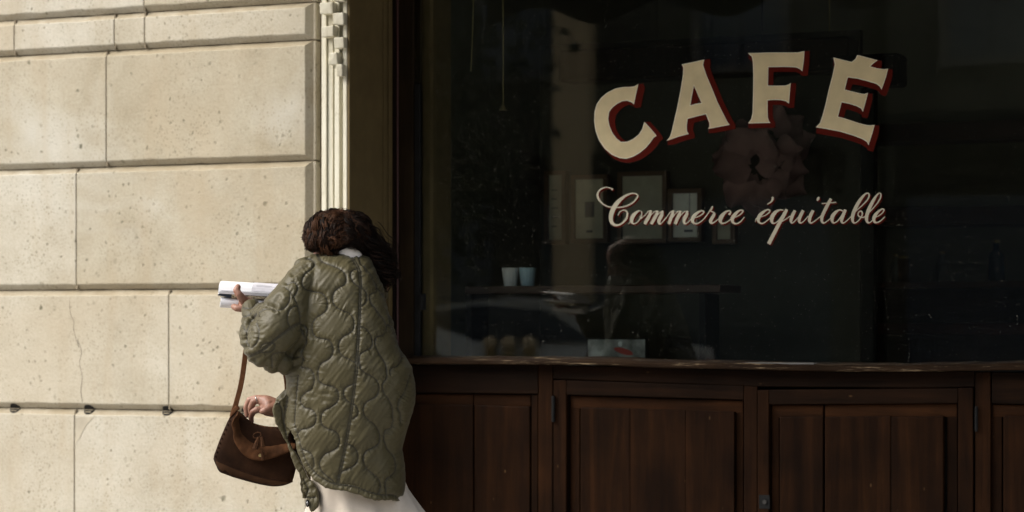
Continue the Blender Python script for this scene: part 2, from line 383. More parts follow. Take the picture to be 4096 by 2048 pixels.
# ================================================================== STONE WALL
JX = W(1243, 1000, 0).x                                  # right end of the dressed blocks
wall = thing("stone_wall", "pale pitted limestone wall of large chamfered blocks left of the cafe window", "wall", (JX - 2, 0, 0))
ZJ = [0.0, 0.40, 0.868, 1.332, 1.808, 2.258, 2.399, 2.86, 3.33, 3.80]
px2x = lambda p: W(p, 1295, 0).x
XL = -7.6
joints = {1: [-300, 298], 2: [-210, 675], 3: [-260, 305], 4: [-230, 425], 5: [-420, 57, 457, 578], 6: [-100, 575], 0: [100, 700], 7: [350], 8: [-50, 600]}
CH = 0.023
def stone_mesh(x0, x1, z0, z1, right, rough=1.0):
    """block face with weathered chamfers along its top, its bottom and, at the wall's end, its right side"""
    def edge(a, b, n): return [a + (b - a) * k / n for k in range(n)]
    nx = max(2, int((x1 - x0) / 0.05)); nz = max(2, int((z1 - z0) / 0.05))
    par = [(u, 0.0) for u in edge(0, 1, nx)] + [(1.0, v) for v in edge(0, 1, nz)] + [(u, 1.0) for u in edge(1, 0, nx)] + [(0.0, v) for v in edge(1, 0, nz)]
    def ring(il, ir, iz, y, amp):
        out = []
        for u, v in par:
            x = x0 + il + (x1 - x0 - il - ir) * u; z = z0 + iz + (z1 - z0 - 2 * iz) * v
            j = noise.noise(Vector((x * 23, 3.1 + y * 50, z * 23))) * amp
            j2 = noise.noise(Vector((x * 23, 9.7 + y * 50, z * 23))) * amp
            chip = max(0, noise.noise(Vector((x * 9, 77, z * 9))) - 0.42) * amp * 8
            if v in (0.0, 1.0): z += (j + chip) * (1 if v == 0 else -1)
            if right and u == 1.0: x -= j2 + chip
            elif u in (0.0, 1.0): x += j2 * 0.35
            out.append(Vector((x, y, z)))
        return out
    r = CH if right else 0.0022
    mb = MB()
    mb.loft([ring(0.0015, 0.0015 if not right else 0, 0.0015, 0.085, 0), ring(0.0015, 0.0015 if not right else 0, 0.0018, CH, 0.0016 * rough),
             ring(0.0022, r, CH - 0.002, 0.0015, 0.0022 * rough), ring(0.004, r + 0.003, CH + 0.002, 0.0, 0.0022 * rough)])
    return mb
for row in range(9):
    xs = [XL] + [px2x(p) for p in joints[row]] + [JX]
    for i in range(len(xs) - 1):
        o = obj("stone_block", stone_mesh(xs[i], xs[i+1], ZJ[row], ZJ[row+1], i == len(xs) - 2, 2.4 if row == 6 else 1.0), M['stone'], wall)
mb = MB(); mb.box((XL, 0.030, 0), (JX - 0.004, 0.5, 3.80)); obj("mortar_bed", mb, M['mortar'], wall)
# mortar flush in the upright joints
mb = MB()
for row in range(9):
    for p in joints[row]:
        x = px2x(p); mb.box((x - 0.0035, 0.004, ZJ[row] + 0.004), (x + 0.0035, 0.029, ZJ[row+1] - 0.004))
obj("joint_mortar", mb, M['mortar'], wall)
# the storeys above and the facade to the right, outside the picture
mb = MB(); mb.box((XL, 0.05, 3.803), (9.0, 0.6, 13.0)); mb.box((3.0, 0.05, 0), (9.0, 0.6, 3.80)); obj("upper_wall", mb, M['stone'], wall)
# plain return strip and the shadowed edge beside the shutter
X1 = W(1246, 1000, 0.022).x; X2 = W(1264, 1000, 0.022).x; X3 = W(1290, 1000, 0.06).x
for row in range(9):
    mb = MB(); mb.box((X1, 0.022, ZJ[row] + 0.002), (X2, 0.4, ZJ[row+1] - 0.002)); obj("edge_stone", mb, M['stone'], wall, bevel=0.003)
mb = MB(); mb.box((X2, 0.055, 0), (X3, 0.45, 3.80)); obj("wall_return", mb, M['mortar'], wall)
# the running crack and the mended corner
def ribbon(mb, pts, w, Y):
    q = [W(x, y, Y) for x, y in pts]
    rows = []
    for i, p in enumerate(q):
        t = (q[min(i+1, len(q)-1)] - q[max(i-1, 0)]).normalized(); n = Vector((t.z, 0, -t.x))
        ww = w * (0.6 + 0.6 * abs(noise.noise(p * 31)))
        rows.append((p - n * ww, p + n * ww))
    b = len(mb.v)
    for a, c in rows: mb.add([a, c], [])
    for i in range(len(rows) - 1): mb.f.append([b+2*i, b+2*i+1, b+2*i+3, b+2*i+2]); mb.m.append(0)
z4 = zf((0, 1348, 1.84)); z3 = zf((0, 700, 1.84))
mb = MB()
pts = [z3(*p) for p in [(515,925),(512,980),(525,1040),(545,1080),(540,1120),(555,1190),(580,1270)]] + [z4(*p) for p in [(570,20),(600,110),(585,190),(605,290),(595,400),(608,480)]]
ribbon(mb, [tuple(p[:2]) for p in spline(pts, 8)], 0.0010, -0.0006)
obj("crack", mb, flat("crack_shadow", (0.075, 0.062, 0.042), 0.9), wall, normals=False)
mb = MB(); mb.prism([W(*z4(*p), -0.0012) for p in [(556,600),(600,588),(690,590),(640,640),(610,690),(590,740),(556,780)]], (0, 0.003, 0))
obj("mended_corner", mb, M['patch'], wall)
# oval vents on the lowest joint; each hole's shade is a black skin
for k, (px, py) in enumerate([(50,1634), (347,1645), (661,1648), (978,1650)]):
    c = W(px, py, 0.0)
    v = thing("wall_vent", ["small oval wall vent with two bars, leftmost under the stone joint", "small oval wall vent with two bars below the crack in the stone", "small oval wall vent with two bars nearest left of the handbag", "small oval wall vent behind the person's fingers"][k], "vent", c, group="vents along the lower stone joint")
    n = 20; zj = ZJ[2]
    def skin(x, z, out): return Vector((x, max(0.0, CH - abs(z - zj)) - out, z))     # follows the V of the joint
    mb = MB(); mb.loft([[skin(c.x + r*math.cos(2*math.pi*i/n), zj + r*0.80*math.sin(2*math.pi*i/n) - .001, o_) for i in range(n)] for r, o_ in ((0.0005, .0036), (.006, .0036), (.012, .0036), (.018, .0036), (.0225, .0036), (.0245, -.004))], caps=False); obj("hole_shade", mb, M['void'], v)
    for dz, ww in ((-0.0035, .0185), (-0.0115, .0125)):
        mb = MB(); mb.loft([[skin(c.x + x_, zj + dz + .0026, .0046), skin(c.x + x_, zj + dz - .0006, .0072), skin(c.x + x_, zj + dz - .0012, .0030)] for x_ in (-ww, 0, ww + .002)]); obj("bar", mb, M['mortar'], v)

# ================================================================== FOLDED SHUTTER in its box
ZT = 3.4
sh = thing("folding_shutter", "cream metal shutter folded into narrow upright leaves at the window's left", "shutter", W(1335, 1295, 0.0) * 1)
sh.location.z = 0
def X(px, Y): return W(px, 1295, Y).x
for a, b_, y0 in [(1286,1305,0.012), (1312,1332,0.02), (1338,1357,0.012), (1360,1369,0.03), (1371.5,1387,0.004)]:
    mb = MB(); mb.box((X(a, y0), y0, 0.0), (X(b_, y0), 0.33, ZT)); obj("leaf", mb, M['cream'], sh, bevel=0.0025, seg=2)
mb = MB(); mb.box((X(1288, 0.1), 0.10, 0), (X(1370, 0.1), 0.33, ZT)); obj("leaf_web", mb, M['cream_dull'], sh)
for (a, b_, t, u) in [(1278,1331,8,56), (1330,1374,49,98), (1285,1333,101,150), (1335,1374,147,194), (1312,1347,208,259), (1344,1369,256,305), (1330,1374,-45,5), (1285,1333,-100,-50)]:
    y0 = -0.022
    p, q = W(a, u, y0), W(b_, t, y0)
    jx = random.uniform(-.002, .002); mb = MB(); mb.prism([Vector((p.x, y0 + random.uniform(0, .006), p.z)), Vector((q.x + jx, y0 + random.uniform(0, .006), p.z + random.uniform(-.003, .003))), Vector((q.x, y0, q.z)), Vector((p.x + jx, y0, q.z + random.uniform(-.003, .003)))], (0, .07, 0)); obj("hinge_block", mb, M['cream'], sh, bevel=0.005, seg=3)
# outermost leaf: its flat side is the dull cream reveal of the window
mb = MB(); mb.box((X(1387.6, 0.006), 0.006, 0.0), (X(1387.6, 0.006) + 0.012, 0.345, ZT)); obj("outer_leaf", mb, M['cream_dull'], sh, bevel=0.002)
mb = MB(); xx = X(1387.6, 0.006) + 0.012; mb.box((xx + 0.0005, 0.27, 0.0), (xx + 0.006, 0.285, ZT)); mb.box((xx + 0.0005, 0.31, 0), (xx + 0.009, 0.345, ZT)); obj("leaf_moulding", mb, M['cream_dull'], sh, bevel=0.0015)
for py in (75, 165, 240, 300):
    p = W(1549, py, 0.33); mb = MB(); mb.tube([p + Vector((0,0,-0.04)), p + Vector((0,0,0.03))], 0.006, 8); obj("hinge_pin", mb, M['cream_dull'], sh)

# ================================================================== SHOPFRONT
shop = thing("cafe_shopfront", "dark stained wooden cafe shopfront with painted window and panelled cabinet doors", "shopfront", (-2.4, GL, 0))
YF = 0.345                                       # face of the lower joinery
ZG0 = 1.03; XR = 2.6
glass = MB(); gx0 = X(1600, GL); glass.box((gx0, GL, ZG0), (XR, GL + 0.006, 3.3)); pane = obj("window_pane", glass, M['glass'], shop)
# left jamb of the window: black post, dark red bead, brown stile
def post(name, a, b_, y0, y1, mat, z0=0.0, z1=3.3):
    mb = MB(); mb.box((X(a, y0), y0, z0), (X(b_, y0), y1, z1)); return obj(name, mb, mat, shop, bevel=0.004)
post("window_post", 1551, 1578, 0.335, 0.42, M['frame'])
M['redbead'] = flat("dark_red_paint", (0.055, 0.010, 0.008), 0.5)
post("window_bead", 1579.5, 1592, 0.355, 0.42, M['redbead'])
post("window_stile", 1593.5, 1654, 0.358, 0.42, mat_wood("brown_stile", (0.014,0.009,0.005), (0.028,0.019,0.010), (0.04,0.028,0.015)))
pb = W(1668, 335, 0.358); pc = W(1668, 1430, 0.358)
mb = MB(); mb.box((X(1657, 0.358), 0.358, ZG0 + 0.03), (X(1680, 0.358), GL - 0.001, pb.z)); obj("sliding_bar", mb, M['iron'], shop, bevel=0.003)
for py in (1200,):
    a = W(1676, py - 25, 0.335); b_ = W(1690, py + 40, 0.335); mb = MB(); mb.box((a.x, 0.335, b_.z), (b_.x, 0.368, a.z)); obj("latch", mb, M['iron'], shop, bevel=0.003)
# sill: a sagging worn board
YS = 0.285
nose = [(1600,1455),(1645,1456),(1800,1457.5),(2000,1459),(2200,1460),(2400,1461.5),(2480,1465),(2600,1471),(2750,1474.5),(2900,1477),(3200,1484),(3400,1487),(3574,1487.5),(3800,1485),(4096,1481),(4400,1490)]
rings = []
for px, py in [tuple(p[:2]) for p in spline(nose, 14)]:
    p = W(px, py, YS); h = 0.0225 + 0.0035 * noise.noise(Vector((px * 0.009, 2, 0))); w = 0.0016 * noise.noise(Vector((px * 0.02, 5, 0)))
    z = p.z; x = p.x
    rings.append([Vector((x, GL + 0.02, z)), Vector((x, YS + 0.004 + w, z)), Vector((x, YS + w, z + 0.004)), Vector((x, YS + w * 2, z + h * 0.62)), Vector((x, YS + 0.006 + w, z + h)), Vector((x, YS + 0.05, z + h + 0.004)), Vector((x, GL + 0.02, z + h + 0.009))])
mb = MB(); mb.loft(rings); obj("window_sill", mb, M['sill'], shop)
mb = MB(); mb.box((X(2985, YS + 0.05), YS + 0.02, W(3000, 1462, YS).z), (X(3265, YS + 0.05), YS + 0.07, W(3000, 1455, YS).z + 0.004)); obj("sill_splinter", mb, flat("bare_grey_wood", (0.15, 0.145, 0.135), 0.8), shop, bevel=0.002)
# panelled front under the sill; pieces drawn in the plane of the joinery
def slab(name, pts, mat, parent, yf=YF, depth=0.03, bevel=0.003, label=None):
    mb = MB(); mb.prism([W(x, y, yf) for x, y in pts], (0, depth, 0)); return obj(name, mb, mat, parent, bevel=bevel, seg=2, label=label)
B = 2520                                          # well below the frame; cut at the ground
def zb(px): return HY + (CAM.z - 0.02) / ((YF - CAM.y) / (FW + RT * ((px - CX) / FPX)).y) * FPX
def col(name, a, b_, ta, tb, mat, parent, yf=YF, depth=0.03, bevel=0.003, gap=0): return slab(name, [(a, ta), (b_, tb), (b_, zb(b_) - gap), (a, zb(a) - gap)], mat, parent, yf, depth, bevel)
mb = MB(); mb.box((X(1560, 0.42), 0.40, 0.0), (XR, 0.46, 1.06)); obj("backing_board", mb, M['void'], shop)
w, wh = M['wood'], M['woodh']
slab("rail", [(1560,1461),(2151,1459),(2152,1575),(1560,1571)], wh, shop, YF - 0.006, 0.05)
slab("bevel_board", [(1560,1576),(1892,1576.5),(1892,1625),(1560,1622)], M["woodb"], shop, YF + 0.014, 0.03)
slab("bevel_board", [(1895,1576.5),(2123,1578),(2123,1625),(1895,1625)], M["woodb"], shop, YF + 0.014, 0.03)
col("panel_board", 1560, 1892, 1617, 1618, w, shop, YF - 0.001, 0.04, 0.005)
col("panel_board", 1897, 2119, 1619, 1626, w, shop, YF - 0.001, 0.04, 0.005)
col("edge_strip", 2125.5, 2151, 1577, 1577, w, shop, YF + 0.004, 0.03)
col("stile", 2152.5, 2210, 1459, 1460, w, shop, YF - 0.002, 0.05)
slab("rail", [(2212,1461),(2480,1466),(2900,1478),(3400,1489),(3898,1486),(3898,1548),(3700,1552),(3029,1546),(2700,1534),(2212,1515)], wh, shop, YF - 0.001, 0.05)
# cabinet doors (the left one sags to the right)
def door(label, L):
    d = bpy.data.objects.new("cabinet_door", None); COL.objects.link(d); d.parent = shop; d["label"] = label
    return d
d1 = door("left cabinet door sagging to the right", 0)
Y1 = YF - 0.006
col("door_stile", 2213, 2265, 1519.5, 1521, w, d1, Y1, 0.04)
slab("door_rail", [(2266,1521),(2974,1543.5),(2974,1599),(2266,1579)], wh, d1, Y1, 0.04)
col("door_stile", 2975.5, 3028, 1544, 1546.5, w, d1, Y1, 0.04)
slab("panel_bevel", [(2282,1582),(2972,1602),(2972,1652),(2282,1634)], M["woodb"], d1, Y1 + 0.020, 0.02)
col("panel_bevel", 2280, 2319, 1583, 1584, w, d1, Y1 + 0.021, 0.02)
col("panel_bevel", 2945, 2973, 1605, 1606, w, d1, Y1 + 0.021, 0.02)
for a, b_ in ((2321, 2520), (2521, 2742), (2743, 2936)):
    f = lambda x: 1629 + (x - 2321) * 18 / 615
    col("panel_board", a, b_, f(a), f(b_), w, d1, Y1 + 0.003, 0.03, 0.004 if a in (2321,) else 0.0015)
d2 = door("right cabinet door with a split panel and gap above it", 1)
col("door_stile", 3029.5, 3075, 1560, 1560, w, d2, Y1 - 0.002, 0.04)
slab("door_rail", [(3076,1559),(3831,1553),(3831,1613),(3076,1618)], wh, d2, Y1 - 0.002, 0.04)
col("door_stile", 3832, 3892, 1551.5, 1550.5, w, d2, Y1 - 0.002, 0.04)
slab("panel_bevel", [(3088,1620),(3292,1619),(3292,1672),(3088,1672)], M["woodb"], d2, Y1 + 0.018, 0.02)
slab("panel_bevel", [(3300,1619),(3828,1614),(3828,1668),(3300,1670)], M["woodb"], d2, Y1 + 0.018, 0.02)
col("panel_bevel", 3086, 3116, 1622, 1622, w, d2, Y1 + 0.019, 0.02)
col("panel_bevel", 3788, 3830, 1617, 1617, w, d2, Y1 + 0.019, 0.02)
for a, b_ in ((3118, 3292), (3299, 3562.5), (3564, 3773)):
    col("panel_board", a, b_, 1667, 1664, w, d2, Y1 + 0.001, 0.03, 0.004)
# lock in the left stile of the right door
lk = W(3057, 2008, Y1 - 0.004)
mb = MB(); mb.box((lk.x - 0.020, Y1 - 0.0035, lk.z - 0.025), (lk.x + 0.020, Y1 + 0.003, lk.z + 0.025)); lo = obj("lock_plate", mb, M['iron'], d2, bevel=0.001)
mb = MB(); mb.tube([lk + Vector((0.002, 0.002, 0.0)), lk + Vector((0.002, -0.004, 0.0))], 0.008, 14); obj("lock_cylinder", mb, flat("dull_steel", (0.022, 0.020, 0.018), 0.6), lo)
def hinge(px0, px1, py0, py1, d):
    a, b_ = W(px0, py1, Y1 - 0.012), W(px1, py0, Y1 - 0.012)
    mb = MB(); mb.tube([Vector(((a.x+b_.x)/2, Y1 - 0.008, a.z)), Vector(((a.x+b_.x)/2, Y1 - 0.008, b_.z))], (b_.x - a.x) * 0.42, 10); obj("hinge", mb, M['iron'], d, bevel=0.001)
hinge(2203, 2219, 1584, 1688, d1); hinge(3896, 3912, 1626, 1726, d2)
col("stile", 3900, 3962, 1488, 1488, w, shop, YF - 0.002, 0.05)
slab("rail", [(3967,1489),(4300,1492),(4300,1622),(3967,1614)], wh, shop, YF - 0.004, 0.05)
slab("bevel_board", [(3972,1617),(4300,1625),(4300,1670),(3972,1668)], M["woodb"], shop, YF + 0.014, 0.03)
col("edge_strip", 3966, 4008, 1620, 1620, w, shop, YF + 0.016, 0.03)
col("panel_board", 4012, 4250, 1664, 1668, w, shop, YF, 0.04, 0.005)

# the front carries on to the right, beyond the picture
x = W(4302, 1500, YF).x; xs_ = W(4400, 1485, YS).x; zs_ = W(4400, 1490, YS).z
obj("window_sill", MB().box((xs_ + .001, YS, zs_), (XR, GL + .02, zs_ + .026)), M['sill'], shop, bevel=.004)
while x < XR - 0.5:
    x1 = min(x + 0.95, XR)
    obj("rail", MB().box((x + .002, YF - .003, .90), (x1 - .09, YF + .045, zs_ - .004)), wh, shop, bevel=.003)
    obj("bevel_board", MB().box((x + .002, YF + .014, 0.02), (x1 - .09, YF + .044, .896)), M['woodb'], shop)
    obj("panel_board", MB().box((x + .05, YF, 0.06), (x1 - .14, YF + .0135, .85)), w, shop, bevel=.005)
    obj("stile", MB().box((x1 - .088, YF - .002, .02), (x1, YF + .048, zs_ - .003)), w, shop, bevel=.003)
    x = x1
# ------------------------------------------------------------------ lettering painted on the pane
YL = GL - 0.0006
def flat_poly(mb, outer, hole, Y, m):
    loops = [[W(x, y, Y) for x, y in outer]] + ([[W(x, y, Y) for x, y in hole]] if hole else [])
    tri = tessellate_polygon(loops); allv = [p for l in loops for p in l]
    fs = []
    for t in tri:
        a, b_, c = (allv[i] for i in t)
        n = (b_ - a).cross(c - a)
        fs.append(t if n.y < 0 else tuple(reversed(t)))
    mb.add(allv, fs, m)
def smooth_loop(pts, it=1):
    return pts
def inset(pts, d):
    out = []; n = len(pts); area = sum(pts[i][0]*pts[(i+1)%n][1] - pts[(i+1)%n][0]*pts[i][1] for i in range(n))
    s = 1 if area > 0 else -1
    for i in range(n):
        a, p, b_ = (np.array(pts[(i+k) % n], float) for k in (-1, 0, 1))
        e1 = (p - a) / max(1e-6, np.linalg.norm(p - a)); e2 = (b_ - p) / max(1e-6, np.linalg.norm(b_ - p))
        n1 = np.array([-e1[1], e1[0]]) * s; n2 = np.array([-e2[1], e2[0]]) * s
        nn = n1 + n2; l = np.linalg.norm(nn)
        if l < 0.3: out.append(tuple(p + n1 * d)); continue
        nn /= l; out.append(tuple(p + nn * d / max(0.5, float(nn @ n1))))
    return out
T1 = zf((2350, 180, 2.5766)); T2 = zf((2950, 180, 2.5766))
LET = [
 (T1, [(525,400),(505,480),(482,600),(478,612),(455,590),(410,573),(360,578),(305,605),(255,645),(222,690),(213,760),(225,830),(255,905),(300,965),(345,1000),(405,998),(470,970),(530,920),(565,865),(583,800),(588,793),(640,850),(713,935),(680,955),(650,1000),(600,1060),(540,1110),(470,1150),(400,1172),(330,1165),(250,1130),(180,1070),(120,985),(85,890),(68,790),(72,690),(95,610),(140,545),(205,490),(290,448),(370,433),(440,433),(485,425)], None, (50,-8), (20,42)),
 (T1, [(970,200),(1080,178),(1203,150),(1190,205),(1225,310),(1280,440),(1340,590),(1400,710),(1440,790),(1465,822),(1350,845),(1240,865),(1258,840),(1255,800),(1235,750),(1220,712),(1130,735),(1032,760),(1022,830),(1025,890),(1043,917),(935,945),(818,987),(850,945),(870,880),(895,770),(925,640),(960,460),(985,300),(988,230)], [(1097,420),(1175,597),(1120,605),(1060,622),(1075,530)], (62,-4), (4,46)),
 (T2, [(108,83),(200,82),(330,77),(500,77),(620,77),(690,62),(685,150),(668,272),(640,245),(600,230),(480,225),(318,228),(316,330),(313,418),(400,420),(490,418),(530,405),(550,388),(540,480),(530,603),(500,580),(450,568),(380,565),(310,570),(310,660),(312,745),(325,785),(340,802),(220,805),(108,808),(140,765),(155,700),(160,550),(163,350),(160,180),(148,120)], None, (54,0), (0,50)),
 (T2, [(988,128),(1080,152),(1175,175),(1215,145),(1235,103),(1340,130),(1445,158),(1405,185),(1368,220),(1440,240),(1510,250),(1553,243),(1530,330),(1485,460),(1465,425),(1430,400),(1330,370),(1230,345),(1137,333),(1120,400),(1105,460),(1180,478),(1270,500),(1310,505),(1345,492),(1325,570),(1292,688),(1275,655),(1230,630),(1150,605),(1073,590),(1055,660),(1035,738),(1130,765),(1250,805),(1330,825),(1375,828),(1413,822),(1390,910),(1350,1032),(1335,1000),(1290,970),(1200,935),(1050,890),(900,862),(808,848),(850,805),(875,730),(905,620),(935,480),(975,330),(1003,200)], None, (48,10), (-2,62)),
]
for f, outer, hole, vw, vh in LET:
    mb = MB(); k = 0
    path = [(t/5*vw[0] + vh[0], t/5*vw[1] + vh[1]) for t in range(6)] + [(vw[0] + (5-t)/5*vh[0], vw[1] + (5-t)/5*vh[1]) for t in range(1, 6)] + [(vh[0]*t/4, vh[1]*t/4) for t in (1,2,3)] + [(vw[0]*t/4, vw[1]*t/4) for t in (1,2,3)]
    for dx, dy in path:
        k += 1
        flat_poly(mb, [f(x+dx, y+dy) for x, y in outer], [f(x+dx, y+dy) for x, y in hole] if hole else None, YL - 0.00002 * k, 2)
    flat_poly(mb, [f(x, y) for x, y in outer], [f(x, y) for x, y in hole] if hole else None, YL - 0.0006, 1)
    ins = inset(outer, 6); hin = inset(hole, -6) if hole else None
    flat_poly(mb, [f(x+1, y-1) for x, y in ins], [f(x, y) for x, y in hin] if hin else None, YL - 0.0009, 0)
    obj("painted_letter", mb, [M['letter'], M['letter_edge'], M['red']], pane, normals=False)

S1 = zf((2370, 730, 4.155)); S2 = zf((2970, 730, 4.155))
SCR = [(S1, [
 [(325,108,18),(290,92,9),(220,80,9),(150,105,12),(95,160,16),(85,220,18),(110,290,16),(165,350,12),(240,395,11),(320,410,10),(420,415,10),(530,400,12),(620,365,13),(700,305,14),(745,240,15),(740,200,13),(700,182,11),(640,185,13),(560,215,18),(480,270,28),(410,340,38),(350,430,42),(315,520,40),(305,590,36),(315,650,32),(345,690,26),(395,710,18),(450,700,14),(510,660,15),(560,600,17),(580,530,17),(565,480,14),(525,460,10),(480,470,9),(445,500,8),(425,540,9)],
 [(600,685,6),(640,640,7),(700,560,8)],
 [(800,466,8),(760,477,16),(700,520,30),(660,580,36),(650,635,30),(665,675,17),(700,684,10),(750,655,8),(790,600,12),(815,550,10),(820,500,10),(800,466,8)],
 [(795,575,18),(815,590,14)], [(810,590,8),(870,545,7),(930,480,9),(960,472,10)],
 [(968,478,20),(945,550,30),(900,630,30),(868,690,27)], [(890,640,6),(960,550,7),(1040,480,9),(1075,476,12)], [(1080,482,20),(1050,560,30),(975,690,27)], [(1000,640,6),(1090,530,8),(1150,478,10)],
 [(1163,482,18),(1150,540,30),(1110,620,32),(1105,668,25),(1125,688,14),(1160,660,9),(1220,590,8),(1290,500,9),(1325,476,10)],
 [(1343,480,20),(1315,560,30),(1268,690,27)], [(1290,640,6),(1370,530,8),(1425,476,10)], [(1458,480,20),(1430,560,30),(1372,690,27)], [(1395,640,6),(1480,530,8),(1535,476,10)],
 [(1573,480,18),(1565,530,30),(1525,610,32),(1520,663,24),(1545,682,14),(1590,660,9),(1650,600,8)],
 [(1650,600,8),(1750,570,8),(1820,530,10),(1850,490,13),(1830,470,12),(1780,480,16),(1710,530,30),(1668,590,34),(1662,640,28),(1685,672,17),(1730,685,11),(1800,650,9),(1880,570,9),(1950,470,10),(1990,410,14)],
 [(1993,403,12),(1970,450,15),(1962,475,8)], [(1960,475,8),(2010,497,12),(2020,530,26),(1975,610,30),(1962,650,27),(1985,678,15),(2040,650,9),(2110,590,8)],
 [(2278,525,19),(2297,490,11),(2270,468,11),(2210,492,19),(2155,550,34),(2125,610,36),(2130,658,24),(2165,680,13),(2230,660,9),(2310,600,8)],
 [(2310,600,7),(2400,565,8),(2470,520,10),(2500,475,13),(2480,460,11),(2430,472,16),(2368,530,30),(2328,590,34),(2325,640,28),(2350,675,17),(2395,685,11),(2460,650,10),(2520,580,8)]]),
 (S2, [
 [(210,655,5),(222,612,9),(250,585,10)], [(290,575,8),(370,550,8),(430,510,10),(455,470,13),(430,450,12),(370,472,18),(302,530,32),(267,590,32),(264,640,24),(290,672,14),(340,678,11),(400,640,9),(470,580,8)],
 [(500,252,19),(495,290,18),(465,330,12),(415,360,7)],
 [(670,460,10),(620,456,13),(552,490,28),(498,560,36),(484,620,32),(497,667,20),(530,678,11),(590,640,9),(650,560,9),(690,490,10)], [(735,446,26),(690,540,30),(600,700,32),(435,1020,34)], [(650,650,7),(720,610,8),(790,560,8)],
 [(870,463,27),(830,550,30),(807,620,28),(808,658,19),(830,673,11),(880,630,8),(940,560,8)], [(1010,463,27),(965,550,30),(942,620,29),(946,658,19),(975,673,11),(1030,630,8),(1090,560,8)],
 [(1175,463,27),(1130,550,30),(1112,620,29),(1117,658,19),(1145,673,11),(1200,640,8),(1300,560,8)], [(1265,254,18),(1256,272,25),(1246,290,17)],
 [(1470,268,26),(1400,400,30),(1332,540,30),(1316,610,27),(1326,658,18),(1355,673,11),(1410,640,8),(1480,580,8)], [(1325,350,8),(1440,340,8),(1550,330,9)],
 [(1660,470,11),(1610,456,13),(1547,495,26),(1497,560,34),(1487,620,29),(1502,662,18),(1535,669,10),(1590,630,9),(1640,560,9),(1675,500,9)], [(1710,451,26),(1670,550,30),(1647,620,29),(1652,658,19),(1680,673,11),(1740,630,8),(1810,560,8)],
 [(1810,555,8),(1900,460,9),(2000,370,10),(2080,280,12),(2105,210,13),(2085,178,11),(2040,192,14),(1970,270,26),(1890,400,32),(1837,530,32),(1827,610,27),(1843,663,17),(1880,670,10),(1940,620,10),(1985,550,12),(1990,500,13),(1965,475,12),(1930,495,10),(1920,540,11),(1950,570,12),(2000,580,9),(2050,560,8)],
 [(2050,555,8),(2130,470,9),(2220,370,10),(2285,270,12),(2300,200,13),(2280,177,10),(2240,202,14),(2180,290,26),(2112,420,32),(2067,540,32),(2062,620,27),(2085,665,17),(2120,663,10),(2180,610,8)],
 [(2200,580,8),(2270,550,8),(2330,500,10),(2350,455,13),(2325,440,12),(2270,472,18),(2207,540,30),(2182,600,30),(2192,648,22),(2225,666,13),(2290,640,10),(2365,570,8)]])]
for f, strokes in SCR:
    mb = MB(); k = 0
    for layer, (ox, oy, y0, m) in enumerate([(10,13,YL,1),(22,24,YL - 0.0003,1),(0,0,YL - 0.0010,0)]):
        for st in strokes:
            k += 1; q = spline(st, 9); n = len(q); b0 = len(mb.v)
            for i, p in enumerate(q):
                t = np.array(q[min(i+1, n-1)][:2]) - np.array(q[max(i-1, 0)][:2]); t = t / max(1e-6, np.linalg.norm(t)); nn = np.array([-t[1], t[0]]) * p[2] * 0.90
                Y = y0 - 0.000004 * k - 0.00002 * i / n
                mb.add([W(*f(p[0]+ox+nn[0], p[1]+oy+nn[1]), Y), W(*f(p[0]+ox-nn[0], p[1]+oy-nn[1]), Y)], [])
            for i in range(n - 1): mb.f.append([b0+2*i, b0+2*i+1, b0+2*i+3, b0+2*i+2]); mb.m.append(m)
            for i, e in ((0, q[0]), (n-1, q[-1])):      # round brush ends
                if e[2] < 24 and e[2] > 0:
                    c = [W(*f(e[0]+ox+e[2]*math.cos(a*math.pi/5), e[1]+oy+e[2]*math.sin(a*math.pi/5)), y0 - 0.000004*k - 0.00003) for a in range(10)]
                    mb.add(c, [tuple(range(10))], m)
    obj("painted_word", mb, [M['script'], M['red']], pane, normals=False)

# ================================================================== AWNING over the shopfront
aw = thing("cafe_awning", "dark awning with a scalloped edge mirrored along the window's top", "awning", (-1, 0, 3.2))
M['awn'] = flat("dark_green_awning", (0.012, 0.014, 0.010), 0.9)
AD, AX0, AX1 = 1.6, JX - 0.35, 4.5
mb = MB(); mb.prism([(AX0, 0.30, 3.30), (AX0, 0.30, 3.28), (AX0, -AD, 2.86), (AX0, -AD, 2.88)], (AX1 - AX0, 0, 0)); obj("canopy", mb, M['awn'], aw)
mb = MB(); fr = []
nn = 240
for i in range(nn + 1):
    x = AX0 + (AX1 - AX0) * i / nn; zz = 2.615 + 0.045 * math.cos(2 * math.pi * (x + 0.12) / 0.62)
    fr.append([Vector((x, -AD - 0.004, 2.88)), Vector((x, -AD + 0.01 * math.sin(x * 9), zz)), Vector((x, -AD + 0.008 + 0.01 * math.sin(x * 9), zz)), Vector((x, -AD + 0.004, 2.88))])
mb.loft(fr); obj("valance", mb, M['awn'], aw)
mb = MB(); mb.box((gx0 - 0.05, 0.30, 3.303), (2.99, 0.9, 3.80)); mb.box((2.605, 0.32, 0), (2.99, 0.6, 3.30)); obj("fascia_board", mb, M['frame'], shop)

